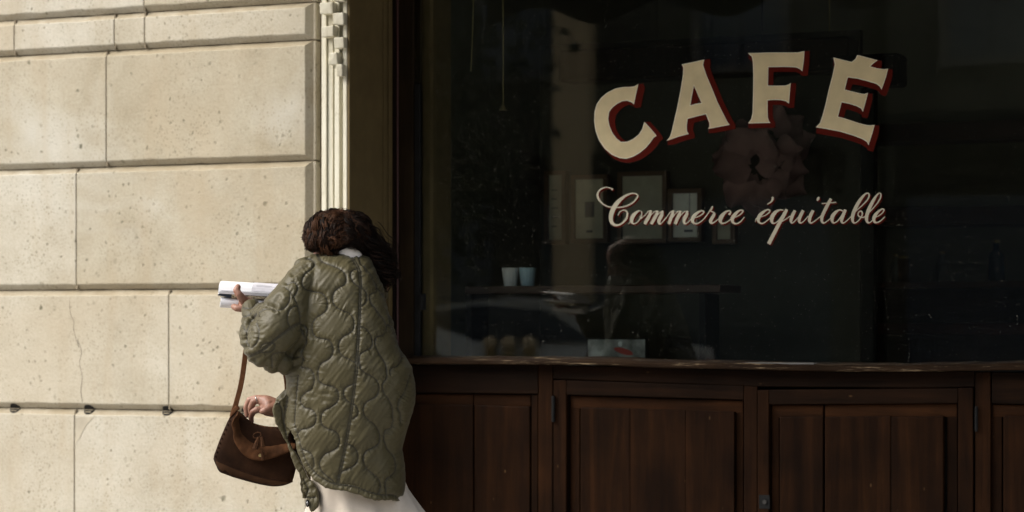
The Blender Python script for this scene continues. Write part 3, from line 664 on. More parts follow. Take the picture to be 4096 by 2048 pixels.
# ================================================================== CAFE INTERIOR behind the glass
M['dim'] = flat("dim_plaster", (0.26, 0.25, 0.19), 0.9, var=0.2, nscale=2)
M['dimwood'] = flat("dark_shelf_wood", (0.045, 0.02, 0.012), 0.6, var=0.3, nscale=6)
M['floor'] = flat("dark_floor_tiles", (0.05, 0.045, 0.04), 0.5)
IX0, IX1, IY = gx0 - 0.4, XR + 1.5, 3.6
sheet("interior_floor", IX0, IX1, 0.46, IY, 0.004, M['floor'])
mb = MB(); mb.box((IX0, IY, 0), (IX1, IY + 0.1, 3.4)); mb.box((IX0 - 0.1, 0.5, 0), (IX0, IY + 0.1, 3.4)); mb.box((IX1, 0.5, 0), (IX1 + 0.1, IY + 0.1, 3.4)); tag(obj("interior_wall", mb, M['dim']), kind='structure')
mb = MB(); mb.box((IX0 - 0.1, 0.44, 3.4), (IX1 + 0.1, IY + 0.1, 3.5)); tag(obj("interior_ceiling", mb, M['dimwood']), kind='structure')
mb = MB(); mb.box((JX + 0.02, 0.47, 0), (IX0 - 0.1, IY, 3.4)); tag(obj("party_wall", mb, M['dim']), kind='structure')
# pale strip added just inside the window's left end, standing for a reflection
pl = thing("pilaster", "cream strip inside the left edge of the cafe window, standing for a reflection", "pilaster", (X(1705, 0.55), 0.55, 0))
mb = MB(); mb.box((X(1683, 0.52), 0.52, 0), (X(1728, 0.52), 0.70, 3.3)); obj("shaft", mb, flat("ochre_paint", (0.42, 0.30, 0.15), 0.7), pl, bevel=0.01)
# framed sheets on a board wall
YB = 1.25
M['sheet_a'] = flat("yellowed_sheet", (0.66, 0.61, 0.47), 0.8); M['sheet_b'] = flat("grey_sheet", (0.44, 0.42, 0.34), 0.8); M['sheet_c'] = flat("bright_sheet", (0.80, 0.80, 0.76), 0.6, var=0.2, nscale=9)
M['ink'] = flat("grey_print", (0.10, 0.11, 0.13), 0.8)
bw = thing("shelf_partition", "dark wooden partition inside the cafe carrying framed sheets and shelves", "partition", W(2700, 1000, YB + 0.05))
a, b_ = W(2160, 100, YB + 0.03), W(3440, 1420, YB + 0.03)
mb = MB(); mb.box((a.x, YB + 0.03, 0), (b_.x, YB + 0.07, 2.35)); obj("board", mb, flat("dull_green_grey_board", (0.034, 0.034, 0.023), 0.8, var=.25, nscale=3), bw)
p, q = W(2240, 232, YB - 0.1), W(3400, 232, YB - 0.1)
mb = MB(); mb.box((p.x, YB - 0.12, p.z - 0.10), (q.x, YB + 0.028, p.z + 0.03)); obj("cornice", mb, M['frame'], bw, bevel=0.01)
for i, (x0, y0, x1, y1, m, lab) in enumerate([
    (2196, 700, 2250, 960, 'sheet_b', "narrow framed notice with small print on the cafe partition"),
    (2303, 716, 2416, 955, 'sheet_a', "yellowed framed poster with a grey square behind the script lettering"),
    (2490, 702, 2652, 957, 'sheet_b', "large plain grey framed sheet behind the word under CAFE"),
    (2692, 772, 2792, 950, 'sheet_c', "brightest framed sheet with faint blue print behind the glass"),
    (2870, 890, 2925, 958, 'sheet_b', "small dim framed card right of the bright sheet")]):
    a, b_ = W(x0, y1, YB), W(x1, y0, YB)
    t = thing("picture_frame", lab, "framed sheet", ((a.x+b_.x)/2, YB, a.z), group="framed sheets on the cafe partition")
    mb = MB(); f = 0.018
    mb.box((a.x-f, YB-0.012, a.z-f), (b_.x+f, YB+0.028, a.z)); mb.box((a.x-f, YB-0.012, b_.z), (b_.x+f, YB+0.028, b_.z+f))
    mb.box((a.x-f, YB-0.012, a.z+0.0005), (a.x, YB+0.028, b_.z-0.0005)); mb.box((b_.x, YB-0.012, a.z+0.0005), (b_.x+f, YB+0.028, b_.z-0.0005)); obj("frame", mb, flat("frame_oak", (0.10, 0.05, 0.022), 0.5), t)
    mb = MB(); mb.box((a.x, YB, a.z), (b_.x, YB+0.01, b_.z)); pg = obj("sheet", mb, M[m], t)
    W_ = b_.x - a.x; H_ = b_.z - a.z; pr = []
    if i == 1: pr = [(.33,.36,.66,.62), (.38,.10,.6,.14)]
    elif i == 3: pr = [(.45,.12,.8,.17), (.66,.45,.68,1)]
    elif i == 0: pr = [(.2, .2+.14*kk, .6+.05*(kk % 3), .22+.14*kk) for kk in range(5)]
    for u0, v0, u1, v1 in pr: obj("print", MB().box((a.x+W_*u0, YB-0.002, a.z+H_*v0), (a.x+W_*u1, YB-0.0005, a.z+H_*v1)), M['ink'], pg)
# bar and shelves with bottles towards the back right
YS2 = 2.9
bar = thing("bar_counter", "dark wooden bar counter at the back of the cafe", "counter", W(3300, 1300, YS2))
a, b_ = W(1780, 1140, YS2), W(4600, 1140, YS2)
mb = MB(); mb.box((a.x, YS2, a.z - 0.03), (b_.x, YS2 + 0.5, a.z)); obj("counter_top", mb, flat("warm_counter", (0.16, 0.075, 0.04), 0.5), bar)
mb = MB(); mb.box((a.x, YS2 + 0.04, 0), (b_.x, YS2 + 0.45, a.z - 0.031)); obj("counter_front", mb, M['dimwood'], bar)
mb = MB(); mb.box((a.x, YS2 + 0.02, a.z - 0.24), (b_.x, YS2 + 0.039, a.z - 0.19)); obj("counter_moulding", mb, flat("red_brown_wood", (0.12, 0.03, 0.02), 0.5), bar)
tz = a.z
for i, (py, lab) in enumerate([(520, "upper dark shelf on the cafe's back wall"), (845, "middle dark shelf on the cafe's back wall")]):
    a, b_ = W(2900, py, IY - 0.2), W(4600, py, IY - 0.2)
    s_ = tag(obj("wall_shelf", MB().box((a.x, IY - 0.25, a.z - 0.09), (b_.x, IY - 0.001, a.z)), flat("red_brown_shelf", (0.05, 0.016, 0.012), 0.6), loc=(a.x, IY - 0.1, a.z)), lab, "shelf", "shelves on the cafe's back wall")
def bottle(px, h, r, col, lab, cat="bottle"):
    c = W(px, 1140, YS2 + 0.22); c.z = tz + 0.001
    t = thing("bottle" if cat == "bottle" else "jar", lab, cat, c, "bottles and jars along the bar counter")
    mb = MB(); n = 12
    prof = [(0.001, 0), (r, 0), (r, h*0.6), (r*0.8, h*0.68), (r*0.35, h*0.78), (r*0.35, h*0.97), (0.001, h*0.97)] if cat == "bottle" else [(0.001, 0), (r, 0.004), (r, h*0.9), (r*0.8, h*0.93), (0.001, h*0.93)]
    mb.loft([[c + Vector((rr*math.cos(2*math.pi*i/n), rr*math.sin(2*math.pi*i/n), zz)) for i in range(n)] for rr, zz in prof])
    obj("body", mb, col, t, smooth=True)
    mb = MB(); r2 = r*0.42 if cat == "bottle" else r*0.85
    mb.tube([c + Vector((0,0,h*0.94)), c + Vector((0,0,h))], r2, n); obj("cap", mb, M['metal'], t)
Gd = flat("dark_green_glass", (0.02, 0.045, 0.02), 0.12); Ga = flat("amber_glass", (0.12, 0.06, 0.015), 0.12); Gc = flat("clear_bottle", (0.30, 0.31, 0.30), 0.1)
for px, h, r, c_, lab, ct in [(3165, .20, .03, Gc, "clear bottle left of the jars on the bar", "bottle"), (3150, .15, .035, Ga, "short amber jar beside the clear bottle", "jar"), (3225, .17, .03, Gd, "green bottle nearest the tall pale jar", "bottle"),
    (3330, .27, .075, flat("beige_jar", (0.20, 0.19, 0.13), 0.4), "wide beige jar, the largest on the bar", "jar"), (3292, .28, .028, Gc, "tall clear bottle left of the wide jar", "bottle"), (3410, .12, .03, Ga, "little amber jar right of the wide jar", "jar"),
    (3583, .13, .022, Gc, "slim bright bottle right of the black post", "bottle"), (3615, .12, .03, Ga, "amber jar beside the slim bright bottle", "jar"), (3770, .14, .03, Gc, "clear bottle far along the bar", "bottle"), (3985, .19, .04, flat("blue_glass", (0.03, 0.08, 0.14), 0.12), "blue bottle at the right end of the bar", "bottle")]:
    bottle(px, h, r, c_, lab, ct)
# black post standing behind the pane
c0, c1 = W(3470, 520, 0.9), W(3470, 1450, 0.9)
po = thing("iron_post", "slim black post standing inside behind the last letter", "post", (c0.x, 0.9, 0))
mb = MB(); mb.box((c0.x - 0.026, 0.9, 0.006), (c0.x + 0.026, 0.95, c0.z + 0.16)); obj("shaft", mb, M['iron'], po, bevel=0.004)
mb = MB(); mb.box((c0.x - 0.13, 0.86, c0.z + 0.161), (c0.x + 0.13, 0.99, c0.z + 0.28)); obj("head_box", mb, M['iron'], po, bevel=0.01)
mb = MB(); mb.tube([Vector((c0.x, 0.925, 0.005)), Vector((c0.x, 0.925, 0.03))], 0.14, 20); obj("base_plate", mb, M['iron'], po)
# cords and pendants
def cord(px, y1, Y, lab, bell, lamp=False, sway=0):
    p1 = W(px, y1, Y); t = thing("pendant_lamp" if lamp else "pull_cord", lab, "lamp" if lamp else "cord", (p1.x, Y, p1.z))
    mb = MB(); mb.tube([Vector((p1.x + sway * math.sin(u * 5) * (1-u) + sway * .6 * u, Y, p1.z + (3.39 - p1.z) * u)) for u in [k / 14 for k in range(15)]], 0.0017, 6); obj("cord", mb, flat("ochre_cord", (0.62, 0.52, 0.22), 0.7), t)
    if bell:
        n = 14; s = bell; mb = MB()
        mb.loft([[p1 + Vector((r*s*math.cos(2*math.pi*i/n), r*s*math.sin(2*math.pi*i/n), z*s)) for i in range(n)] for r, z in ((0.1, 0.35), (0.3, 0.25), (0.55, -0.2), (1.0, -0.9), (0.95, -1.0), (0.05, -0.95))])
        obj("bell" if not lamp else "lamp_shade", mb, flat("aged_brass", (0.40, 0.33, 0.17), 0.45) if not lamp else flat("dull_lamp_metal", (0.14, 0.11, 0.05), 0.4, 0.7), t, smooth=True)
cord(2013, 425, 0.62, "thin ochre pull cord ending in a small brass bell", 0.016)
cord(1884, 285, 0.60, "thin bare ochre cord with a loose end left of the bell cord", 0, sway=0.012)
cord(3318, 215, 1.5, "dim pendant lamp hanging behind the last letter of the window", 0.06, True)
# pink crepe bunch hanging in the window
c = W(3030, 640, 1.08)
t = thing("paper_flower", "big dusky pink paper flower hanging inside behind the lettering", "decoration", c)
mt = flat("dusky_pink_paper", (0.25, 0.15, 0.145), 0.9, var=0.2, nscale=9)
for i in range(26):
    a = i * 2.4; rr = 0.05 + 0.10 * ((i * 0.37) % 1); pc_ = c + Vector((rr * 1.15 * math.cos(a), 0.05 * math.sin(i * 1.7), rr * 1.3 * math.sin(a)))
    mb = MB(); n = 10; rings = []
    out = (pc_ - c).normalized(); side = out.cross(Vector((0,1,0))).normalized()
    for k in range(6):
        u = k / 5; wd = 0.075 * math.sin(math.pi * (0.12 + 0.80 * u)); cc = pc_ + out * (0.12 * (u - 0.4))
        rings.append([cc + side * (wd * (2*j/9 - 1)) + Vector((0, -0.035 * u * u + 0.02 * math.cos(4*(2*j/9-1)) * u, 0)) + out * (-0.02 * (2*j/9-1)**2) for j in range(10)])
    mb.loft(rings, closed=False); obj("petal", mb, mt, t, smooth=True, normals=False)
mb = MB(); mb.tube([c + Vector((0, 0.06, 0)), Vector((c.x, c.y + 0.06, 3.39))], 0.002, 6); obj("hanging_thread", mb, M['iron'], t)
# cups on a ledge and a small framed photo leaning on the window board
LZ = W(2300, 1142, .62).z
led = thing("window_shelf", "narrow red brown shelf inside the window carrying paper cups", "shelf", (X(2300, .75), .75, LZ - .03))
obj("board", MB().box((X(1860, 0.62), 0.62, LZ - .03), (X(2880, 0.62), .86, LZ)), flat("red_brown_board", (0.035, 0.014, 0.008), 0.6), led, bevel=.003)
for px in (1900, 2830): obj("bracket", MB().box((X(px, .7) - .012, .64, 1.034), (X(px, .7) + .012, .80, LZ - .031)), M['iron'], led)
wb = tag(obj("window_board", MB().box((X(1760, 0.5), 0.462, 1.0), (X(4200, 0.6), 1.0, 1.03)), M['dimwood'], loc=(X(2600, .75), .75, 1.0)), "dark wooden board inside along the foot of the window", "ledge")
for px, py0, py1, cc, lab in [(2042, 1070, 1112, (0.72,0.72,0.74), "white paper cup inside the cafe left of the blue one"), (2110, 1070, 1112, (0.42,0.58,0.70), "pale blue paper cup inside the cafe")]:
    b0 = W(px, py1, .72); h = (py1 - py0) / FPX * 9.5; b0 = Vector((b0.x, .72, LZ + .001))
    mb = MB(); n = 14; mb.loft([[b0 + Vector((r*math.cos(2*math.pi*i/n), r*math.sin(2*math.pi*i/n), z)) for i in range(n)] for r, z in ((0.025, 0), (0.034, h + .03), (0.032, h + .03), (0.028, h*0.6))])
    tag(obj("paper_cup", mb, flat("cup_paper", cc, 0.6), loc=b0, smooth=False), lab, "cup", "paper cups on the window shelf")
a, b_ = W(2345, 1428, 0.80), W(2588, 1352, 0.80)
ph = thing("small_picture", "small silver picture with a red blot leaning at the foot of the window", "picture", ((a.x + b_.x) / 2, 0.8, 1.032)); dz = 1.032 - a.z
mb = MB(); mb.box((a.x, 0.80, 1.032), (b_.x, 0.815, b_.z)); obj("frame", mb, M['iron'], ph, bevel=0.003)
mb = MB(); mb.box((a.x + .008, 0.797, 1.04), (b_.x - .008, 0.7995, b_.z - .006)); obj("print", mb, flat("silver_print", (0.30, 0.31, 0.30), 0.5, var=0.8, nscale=14), ph)
cx_, cz_ = a.x + (b_.x - a.x) * 0.62, 1.098
mb = MB(); mb.prism([Vector((cx_ + 0.040*math.cos(t_), 0.7965, cz_ - .004 + 0.012*math.sin(t_) - 0.010*math.cos(t_))) for t_ in [k*math.pi/8 for k in range(16)]], (0, 0.0004, 0)); obj("red_blot", mb, flat("red_print", (0.42, 0.05, 0.04), 0.4), ph)
mb = MB(); mb.ball((cx_ - 0.012, 0.7955, cz_ + 0.024), (0.010, 0.001, 0.010)); obj("white_blot", mb, M['paper'], ph)

# ================================================================== THE STREET BEHIND THE CAMERA (seen mirrored in the glass)
M['beige'] = flat("beige_render", (0.66, 0.50, 0.30), 0.9, nscale=1.5, var=0.12)
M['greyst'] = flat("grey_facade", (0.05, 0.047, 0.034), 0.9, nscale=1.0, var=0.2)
M['trim'] = flat("grey_window_trim", (0.13, 0.12, 0.10), 0.7); M['winglass'] = flat("window_glass_dark", (0.05, 0.06, 0.075), 0.08)
M['carpaint'] = flat("dark_car_paint", (0.012, 0.013, 0.02), 0.22); M['carsilver'] = flat("pale_grey_car_paint", (0.62, 0.62, 0.58), 0.3, 0.0)
M['rubber'] = flat("tyre_rubber", (0.015, 0.015, 0.015), 0.85)
def facade(x0, x1, y, h, mat, lab, shop_h=3.6, pilasters=()):
    t = thing("street_building", lab, "building", ((x0+x1)/2, y, 0), "buildings across the street")
    mb = MB(); mb.box((x0, y - 8, 0), (x1, y, h)); obj("wall", mb, mat, t)
    mb = MB(); mb.box((x0 - .1, y - 8.2, h), (x1 + .1, y + 0.35, h + 0.35)); obj("cornice", mb, mat, t)
    nfl = int((h - shop_h) / 3.1); nb = max(1, int((x1 - x0) / 2.3))
    for fl in range(nfl):
        for k in range(nb):
            cx = x0 + (k + 0.5) * (x1 - x0) / nb; z0 = shop_h + 0.7 + 3.1 * fl
            mb = MB(); mb.box((cx - .62, y - 0.02, z0 - .08), (cx + .62, y + 0.09, z0)); mb.box((cx - .62, y + .001, z0 + 1.9), (cx + .62, y + 0.07, z0 + 2.0)); mb.box((cx - .62, y + .001, z0), (cx - .52, y + .06, z0 + 1.9)); mb.box((cx + .52, y + .001, z0), (cx + .62, y + .06, z0 + 1.9)); wf = obj("window", mb, M['trim'], t)
            mb = MB(); mb.box((cx - .515, y + .002, z0 + .005), (cx - .01, y + .02, z0 + 1.895)); mb.box((cx + .01, y + .002, z0 + .005), (cx + .515, y + .02, z0 + 1.895)); obj("pane", mb, M['winglass'], wf)
    for k in range(max(1, int((x1 - x0) / 3.0))):
        w_ = (x1 - x0) / max(1, int((x1 - x0) / 3.0)); cx = x0 + (k + .5) * w_
        mb = MB(); mb.box((cx - w_*.42, y + .002, 0.1), (cx + w_*.42, y + .05, 2.7)); sf = obj("shop_window", mb, M['winglass'], t)
        mb = MB(); mb.box((cx - w_*.45, y + .002, 2.75), (cx + w_*.45, y + .12, 3.3)); obj("shop_fascia", mb, M['frame'], sf)
    for px in pilasters:
        mb = MB(); mb.box((px - .24, y + .001, 0), (px + .24, y + .22, h - .001)); obj("pilaster", mb, M['beige'], t)
    return t
YO = -19.0
pa = MIR(2285, 700, YO + .2)
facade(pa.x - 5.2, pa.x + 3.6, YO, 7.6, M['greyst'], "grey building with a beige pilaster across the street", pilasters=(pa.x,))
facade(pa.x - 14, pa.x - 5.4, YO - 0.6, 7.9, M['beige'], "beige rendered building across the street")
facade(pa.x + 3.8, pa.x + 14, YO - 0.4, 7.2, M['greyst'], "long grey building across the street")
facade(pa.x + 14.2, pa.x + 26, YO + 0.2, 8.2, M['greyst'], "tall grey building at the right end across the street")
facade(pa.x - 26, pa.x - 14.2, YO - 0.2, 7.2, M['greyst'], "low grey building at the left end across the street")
def car(c, paint, lab, heading=1):
    t = thing("parked_car", lab, "car", c, "cars parked across the street")
    prof = [(-2.05,0.35),(-2.1,0.62),(-2.02,0.85),(-1.2,0.96),(-0.55,1.38),(0.1,1.46),(0.85,1.40),(1.55,1.02),(2.0,0.95),(2.1,0.6),(2.05,0.33)]
    mb = MB(); rings = []
    for yy, s, dz in ((-0.80, 0.97, -.02), (-0.84, 1, -.0), (-0.70, 0.985, 0), (0, 1, 0.02), (0.70, 0.985, 0), (0.84, 1, 0), (0.80, 0.97, -.02)):
        rings.append([c + Vector((heading*x*s, yy * (0.80 if z > 1.0 else 1.0), z + (dz if z > .5 else 0))) for x, z in prof])
    mb.loft(rings); body = obj("body", mb, paint, t, smooth=False)
    for sy in (-1, 1):
        mb = MB(); mb.prism([c + Vector((heading*x, sy*0.70, z)) for x, z in ((-1.02,1.0),(-0.5,1.33),(0.08,1.40),(0.8,1.34),(1.3,1.02))], (0, sy*0.02, 0)); obj("side_window", mb, M['winglass'], body)
        for x in (-1.3, 1.3):
            w0 = c + Vector((heading*x, sy*0.66, 0.31)); mb = MB(); mb.tube([w0, w0 + Vector((0, sy*0.2, 0))], 0.31, 20); wh_ = obj("wheel", mb, M['rubber'], t)
            mb = MB(); mb.tube([w0 + Vector((0, sy*0.201, 0)), w0 + Vector((0, sy*0.215, 0))], 0.19, 14); obj("rim", mb, M['carsilver'], wh_)
        mb = MB(); mb.ball(c + Vector((heading*2.06, sy*0.58, 0.74)), (0.07, 0.16, 0.08)); obj("tail_light", mb, flat("red_lens", (0.5, 0.02, 0.02), 0.2), t, smooth=True)
        mb = MB(); mb.ball(c + Vector((heading*-2.06, sy*0.58, 0.68)), (0.07, 0.16, 0.08)); obj("headlight", mb, M['carsilver'], t, smooth=True)
    mb = MB(); mb.add([c + Vector((heading*x, y_, z)) for x, y_, z in ((-1.18,-.62,1.0),(-1.18,.62,1.0),(-.6,.5,1.37),(-.6,-.5,1.37))], [(0,1,2,3)]); mb.add([c + Vector((heading*x, y_, z)) for x, y_, z in ((1.5,-.62,1.06),(1.5,.62,1.06),(.88,.5,1.41),(.88,-.5,1.41))], [(0,1,2,3)]); obj("windscreen", mb, M['winglass'], body)
pc1 = MIR(2030, 1240, -11.5); car(Vector((pc1.x - 2.2, -11.6, -0.13)), M['carpaint'], "dark car parked across the street at the left", -1)
pc2 = MIR(2060, 1400, -11.5); car(Vector((pc2.x - 1.5, -14.6, 0.0)), M['carsilver'], "pale grey car parked across the street nearer the middle", 1)
# ochre bollards on the far pavement
for i, px in enumerate((1960, 2035, 2115)):
    b0 = MIR(px, 1350, -13.8); b0.z = 0
    t = thing("bollard", ["ochre topped bollard across the street, leftmost of three", "ochre topped bollard across the street, middle of three", "ochre topped bollard across the street, rightmost of three"][i], "bollard", b0, "bollards across the street")
    mb = MB(); mb.tube([b0, b0 + Vector((0,0,.95))], [.07,.055], 12); obj("post", mb, flat("ochre_bollard", (0.34, 0.22, 0.06), 0.5), t)
    mb = MB(); mb.ball(b0 + Vector((0,0,1.0)), .075); obj("knob", mb, M['beige'], t, smooth=True)
# street tree with a dark crown
def tree(c, h, lab, seed):
    rnd = random.Random(seed); t = thing("street_tree", lab, "tree", c, "trees across the street")
    mb = MB(); mb.tube([c, c + Vector((.05,0,h*.25)), c + Vector((-.03,.05,h*.5)), c + Vector((.1,0,h*.75))], [.16,.12,.09,.04], 10)
    for k in range(6):
        a = k * 1.1; s0 = c + Vector((0,0,h*(.35 + .06*k))); mb.tube([s0, s0 + Vector((math.cos(a)*.7, math.sin(a)*.7, .6)), s0 + Vector((math.cos(a)*1.4, math.sin(a)*1.4, .9))], [.06,.04,.015], 6)
    obj("trunk", mb, flat("bark", (0.07,0.055,0.04), 0.9), t)
    mb = MB()
    for k in range(2600):
        cl = k % 26; rc = random.Random(seed * 100 + cl); cc = c + Vector((rc.uniform(-1.0,1.0), rc.uniform(-1.2,1.2), h*rc.uniform(.36,.98)))
        p_ = cc + Vector((rnd.gauss(0,.42), rnd.gauss(0,.42), rnd.gauss(0,.36))); u = Vector((rnd.gauss(0,1), rnd.gauss(0,1), rnd.gauss(0,1))).normalized(); v = u.cross(Vector((rnd.random(), rnd.random(), .3))).normalized()
        mb.add([p_ - u*.09, p_ + v*.05, p_ + u*.09, p_ - v*.05], [(0,1,2,3)])
    obj("crown", mb, flat("dark_leaves", (0.018,0.024,0.009), 0.8), t, normals=False)
for i, px in enumerate((1440, 1610)):
    b0 = MIR(px, 1000, -14.6 - i); b0.z = 0; tree(b0, 6.0, ["leafy dark street tree across the road, left one", "leafy dark street tree across the road, right one"][i], 3 + i)


# ================================================================== PERSON reading while walking
base = D(1395, HY, 7.83); base.z = 0
person = thing("person", "curly haired person in olive quilted jacket and cream skirt, head bowed over a book", "person", base)
fz = lambda z, F: HY + (CAM.z - z) * FPX / F           # image height of a world height at distance F
# ---- body: one continuous skin
mb = MB()
L = lambda *q: [(D(x, y, F), r) for x, y, F, r in q]
mb.limb(L((1395,1730,7.85,.112),(1398,1560,7.85,.108),(1392,1350,7.85,.122),(1385,1190,7.85,.112),(1388,1075,7.85,.062),(1378,1010,7.87,.050),(1366,960,7.89,.055)))
mb.limb(L((1260,1110,7.81,.058),(1170,1230,7.77,.048),(1045,1392,7.76,.042),(1022,1310,7.84,.036),(1003,1222,7.925,.024)))
mb.limb(L((1490,1115,7.91,.058),(1460,1300,7.97,.048),(1410,1490,8.02,.042),(1270,1560,7.97,.036),(1118,1634,7.905,.0245)))
def zl(x, z, F, r): return (D(x, fz(z, F), F), r)
mb.limb([zl(1350,.80,7.84,.078), zl(1340,.47,7.84,.055), zl(1345,.25,7.80,.048), zl(1375,.085,7.76,.036)])
mb.limb([zl(1450,.80,7.87,.078), zl(1440,.47,7.94,.058), zl(1500,.27,7.86,.048), zl(1560,.11,7.78,.036)])
for zx, F in ((1375, 7.76), (1560, 7.78)): mb.limb([zl(zx,.05,F,.036), zl(zx-60,.04,F+.06,.034), zl(zx-120,.03,F+.13,.024)])
# head: skull, jaw, brow, nose, lips, chin, ears, turned away, to the left and down
hc = D(1362, 948, 7.885); fd = (RT * -0.62 + FW * 0.66 + UP * -0.43).normalized(); sd = fd.cross(UP).normalized(); ud = sd.cross(fd).normalized()
H = lambda f, s, u: hc + fd * f + sd * s + ud * u
mb.ball(hc, (0.074, 0.082, 0.090), nu=24, nv=14); mb.ball(D(1283,1000,7.88), (.026,.03,.032))
for f, s, u, r in [(.035,0,.02,.066),(.050,0,-.045,.046),(.070,0,-.085,.024),(.045,.035,-.06,.032),(.045,-.035,-.06,.032),(.078,.03,.022,.018),(.078,-.03,.022,.018),(.066,.036,-.022,.026),(.066,-.036,-.022,.026)]: mb.ball(H(f,s,u), r)
mb.limb([(H(.090,0,.008), .010), (H(.104,0,-.018), .011), (H(.109,0,-.030), .012)])
mb.ball(H(.098,.010,-.034), .008); mb.ball(H(.098,-.010,-.034), .008)
mb.limb([(H(.088,-.020,-.056), .006), (H(.096,0,-.054), .008), (H(.088,.020,-.056), .006)]); mb.limb([(H(.086,-.017,-.064), .006), (H(.094,0,-.066), .0085), (H(.086,.017,-.064), .006)])
for s in (-1, 1): mb.limb([(H(-.005, s*.074, .012), .011), (H(-.012, s*.080, -.008), .010), (H(-.004, s*.075, -.028), .009)])
# left hand gripping the book: thumb on the page, fingers under and behind
mb.limb(L((1003,1222,7.925,.024),(990,1215,7.93,.022),(978,1210,7.935,.0205)))
mb.limb(L((988,1211,7.92,.019),(970,1196,7.905,.0145),(956,1178,7.897,.0125),(946,1162,7.90,.0118),(952,1147,7.905,.0098)))
mb.limb(L((984,1222,7.93,.017),(966,1234,7.915,.0125),(948,1233,7.915,.0118),(936,1227,7.925,.0105)))
mb.limb(L((984,1215,7.94,.016),(968,1222,7.945,.0125),(950,1214,7.962,.011),(938,1203,7.975,.010)))
mb.limb(L((982,1208,7.95,.016),(966,1203,7.975,.0125),(950,1192,7.99,.011),(942,1176,7.995,.010)))
mb.limb(L((984,1203,7.955,.016),(970,1188,7.99,.0125),(956,1174,8.00,.011),(950,1160,8.00,.010)))
# right hand reaching into the bag
mb.limb(L((1118,1634,7.905,.0245),(1094,1624,7.91,.027),(1070,1612,7.915,.0255),(1056,1606,7.92,.021)))
mb.limb(L((1094,1640,7.91,.024),(1070,1640,7.915,.021),(1058,1634,7.915,.017)))
mb.limb(L((1076,1622,7.90,.022),(1050,1640,7.905,.0125),(1029,1638,7.90,.0112),(1012,1648,7.905,.0102),(1004,1668,7.915,.0092),(1006,1688,7.92,.0082)))
mb.limb(L((1064,1606,7.915,.021),(1040,1596,7.92,.0128),(1014,1606,7.92,.0118),(1003,1631,7.925,.0105),(1003,1650,7.93,.0088)))
mb.limb(L((1060,1603,7.935,.020),(1026,1594,7.945,.0125),(998,1601,7.95,.0115),(985,1632,7.955,.0105),(989,1662,7.955,.0086)))
mb.limb(L((1062,1608,7.95,.019),(1032,1600,7.975,.0118),(1006,1612,7.985,.0108),(996,1640,7.985,.0096),(998,1660,7.985,.008)))
mb.limb(L((1098,1630,7.895,.020),(1076,1634,7.882,.0142),(1060,1642,7.877,.0122),(1049,1646,7.877,.0098)))
me = remesh(mb, 0.0026, 4, "body"); finish(me, M['skin'], True)
def place(me, name, parent, mats=None):
    b0 = origin_of(parent)
    co = np.empty(len(me.vertices) * 3, np.float32); me.vertices.foreach_get("co", co)
    co = co.reshape(-1, 3) - np.array(b0, np.float32); me.vertices.foreach_set("co", co.ravel()); me.update()
    o = bpy.data.objects.new(name, me); COL.objects.link(o); o.parent = parent; return o
body = place(me, "body", person)
for s in (-1, 1):
    mb = MB(); mb.ball(H(.083, s*.031, .000), .0125); obj("eye", mb, flat("eye_white", (0.5,0.48,0.45), 0.2), body, smooth=True)
    mb = MB(); mb.ball(H(.0935, s*.031, -.002), .0045); obj("iris", mb, M['leather'], body, smooth=True)
c = D(1019, 1594, 7.92); mb = MB(); n = 16
ax = (D(1014,1606,7.92) - D(1040,1596,7.92)).normalized(); c = D(1028, 1600, 7.92)
u_ = ax.cross(FW).normalized(); v_ = ax.cross(u_)
mb.loft([[c + ax*dx + (u_*math.cos(2*math.pi*i/n) + v_*math.sin(2*math.pi*i/n)) * r for i in range(n)] for dx, r in ((-.0014,.0132),(0,.0142),(.0014,.0132))]); obj("ring", mb, flat("silver_ring", (0.5,0.5,0.48), 0.25, 1.0), body, smooth=True)
for zx, F in ((1375, 7.76), (1560, 7.78)):
    mb = MB(); mb.limb([zl(zx+12,.048,F-.01,.047), zl(zx-60,.047,F+.06,.046), zl(zx-118,.043,F+.125,.038)]); obj("shoe", mb, M['leather'], person, smooth=True)

# ---- skirt
mb = MB(); rings = []
tabk = [(1.00,1395,.12,.11),(.80,1405,.14,.12),(.68,1432,.155,.125),(.60,1450,.175,.13),(.54,1455,.192,.14),(.35,1450,.23,.18),(.14,1455,.26,.21)]
nz = 46; nn = 120
for i in range(nz + 1):
    z = 1.0 - (1.0 - .14) * i / nz
    xx = [interp([(-t[0],) + t[1:] for t in tabk], -z)][0]
    cxx, rx, rf = xx; ring = []
    for k in range(nn):
        a = 2 * math.pi * k / nn; g = min(1, max(0, (0.9 - z) / 0.6))
        fold = 1 + g * (0.10 * math.sin(7*a + 9*z + 1) * abs(math.sin(3.5*a + 4.5*z)) + 0.06 * math.sin(13*a - 11*z) + 0.05 * math.sin(4*a + 15*z))
        sx = math.cos(a); F = 7.83 + rf * math.sin(a) * fold
        lean = max(0, sx) * max(0, .66 - z) * 0.28
        p = D(cxx, fz(z, 7.83), F); p = CAM + FW * F + RT * ((cxx - CX) / FPX * 7.83 + rx * sx * fold + lean); p.z = z
        ring.append(p)
    rings.append(ring)
mb.loft(rings); obj("skirt", mb, M['cloth'], person, smooth=True)

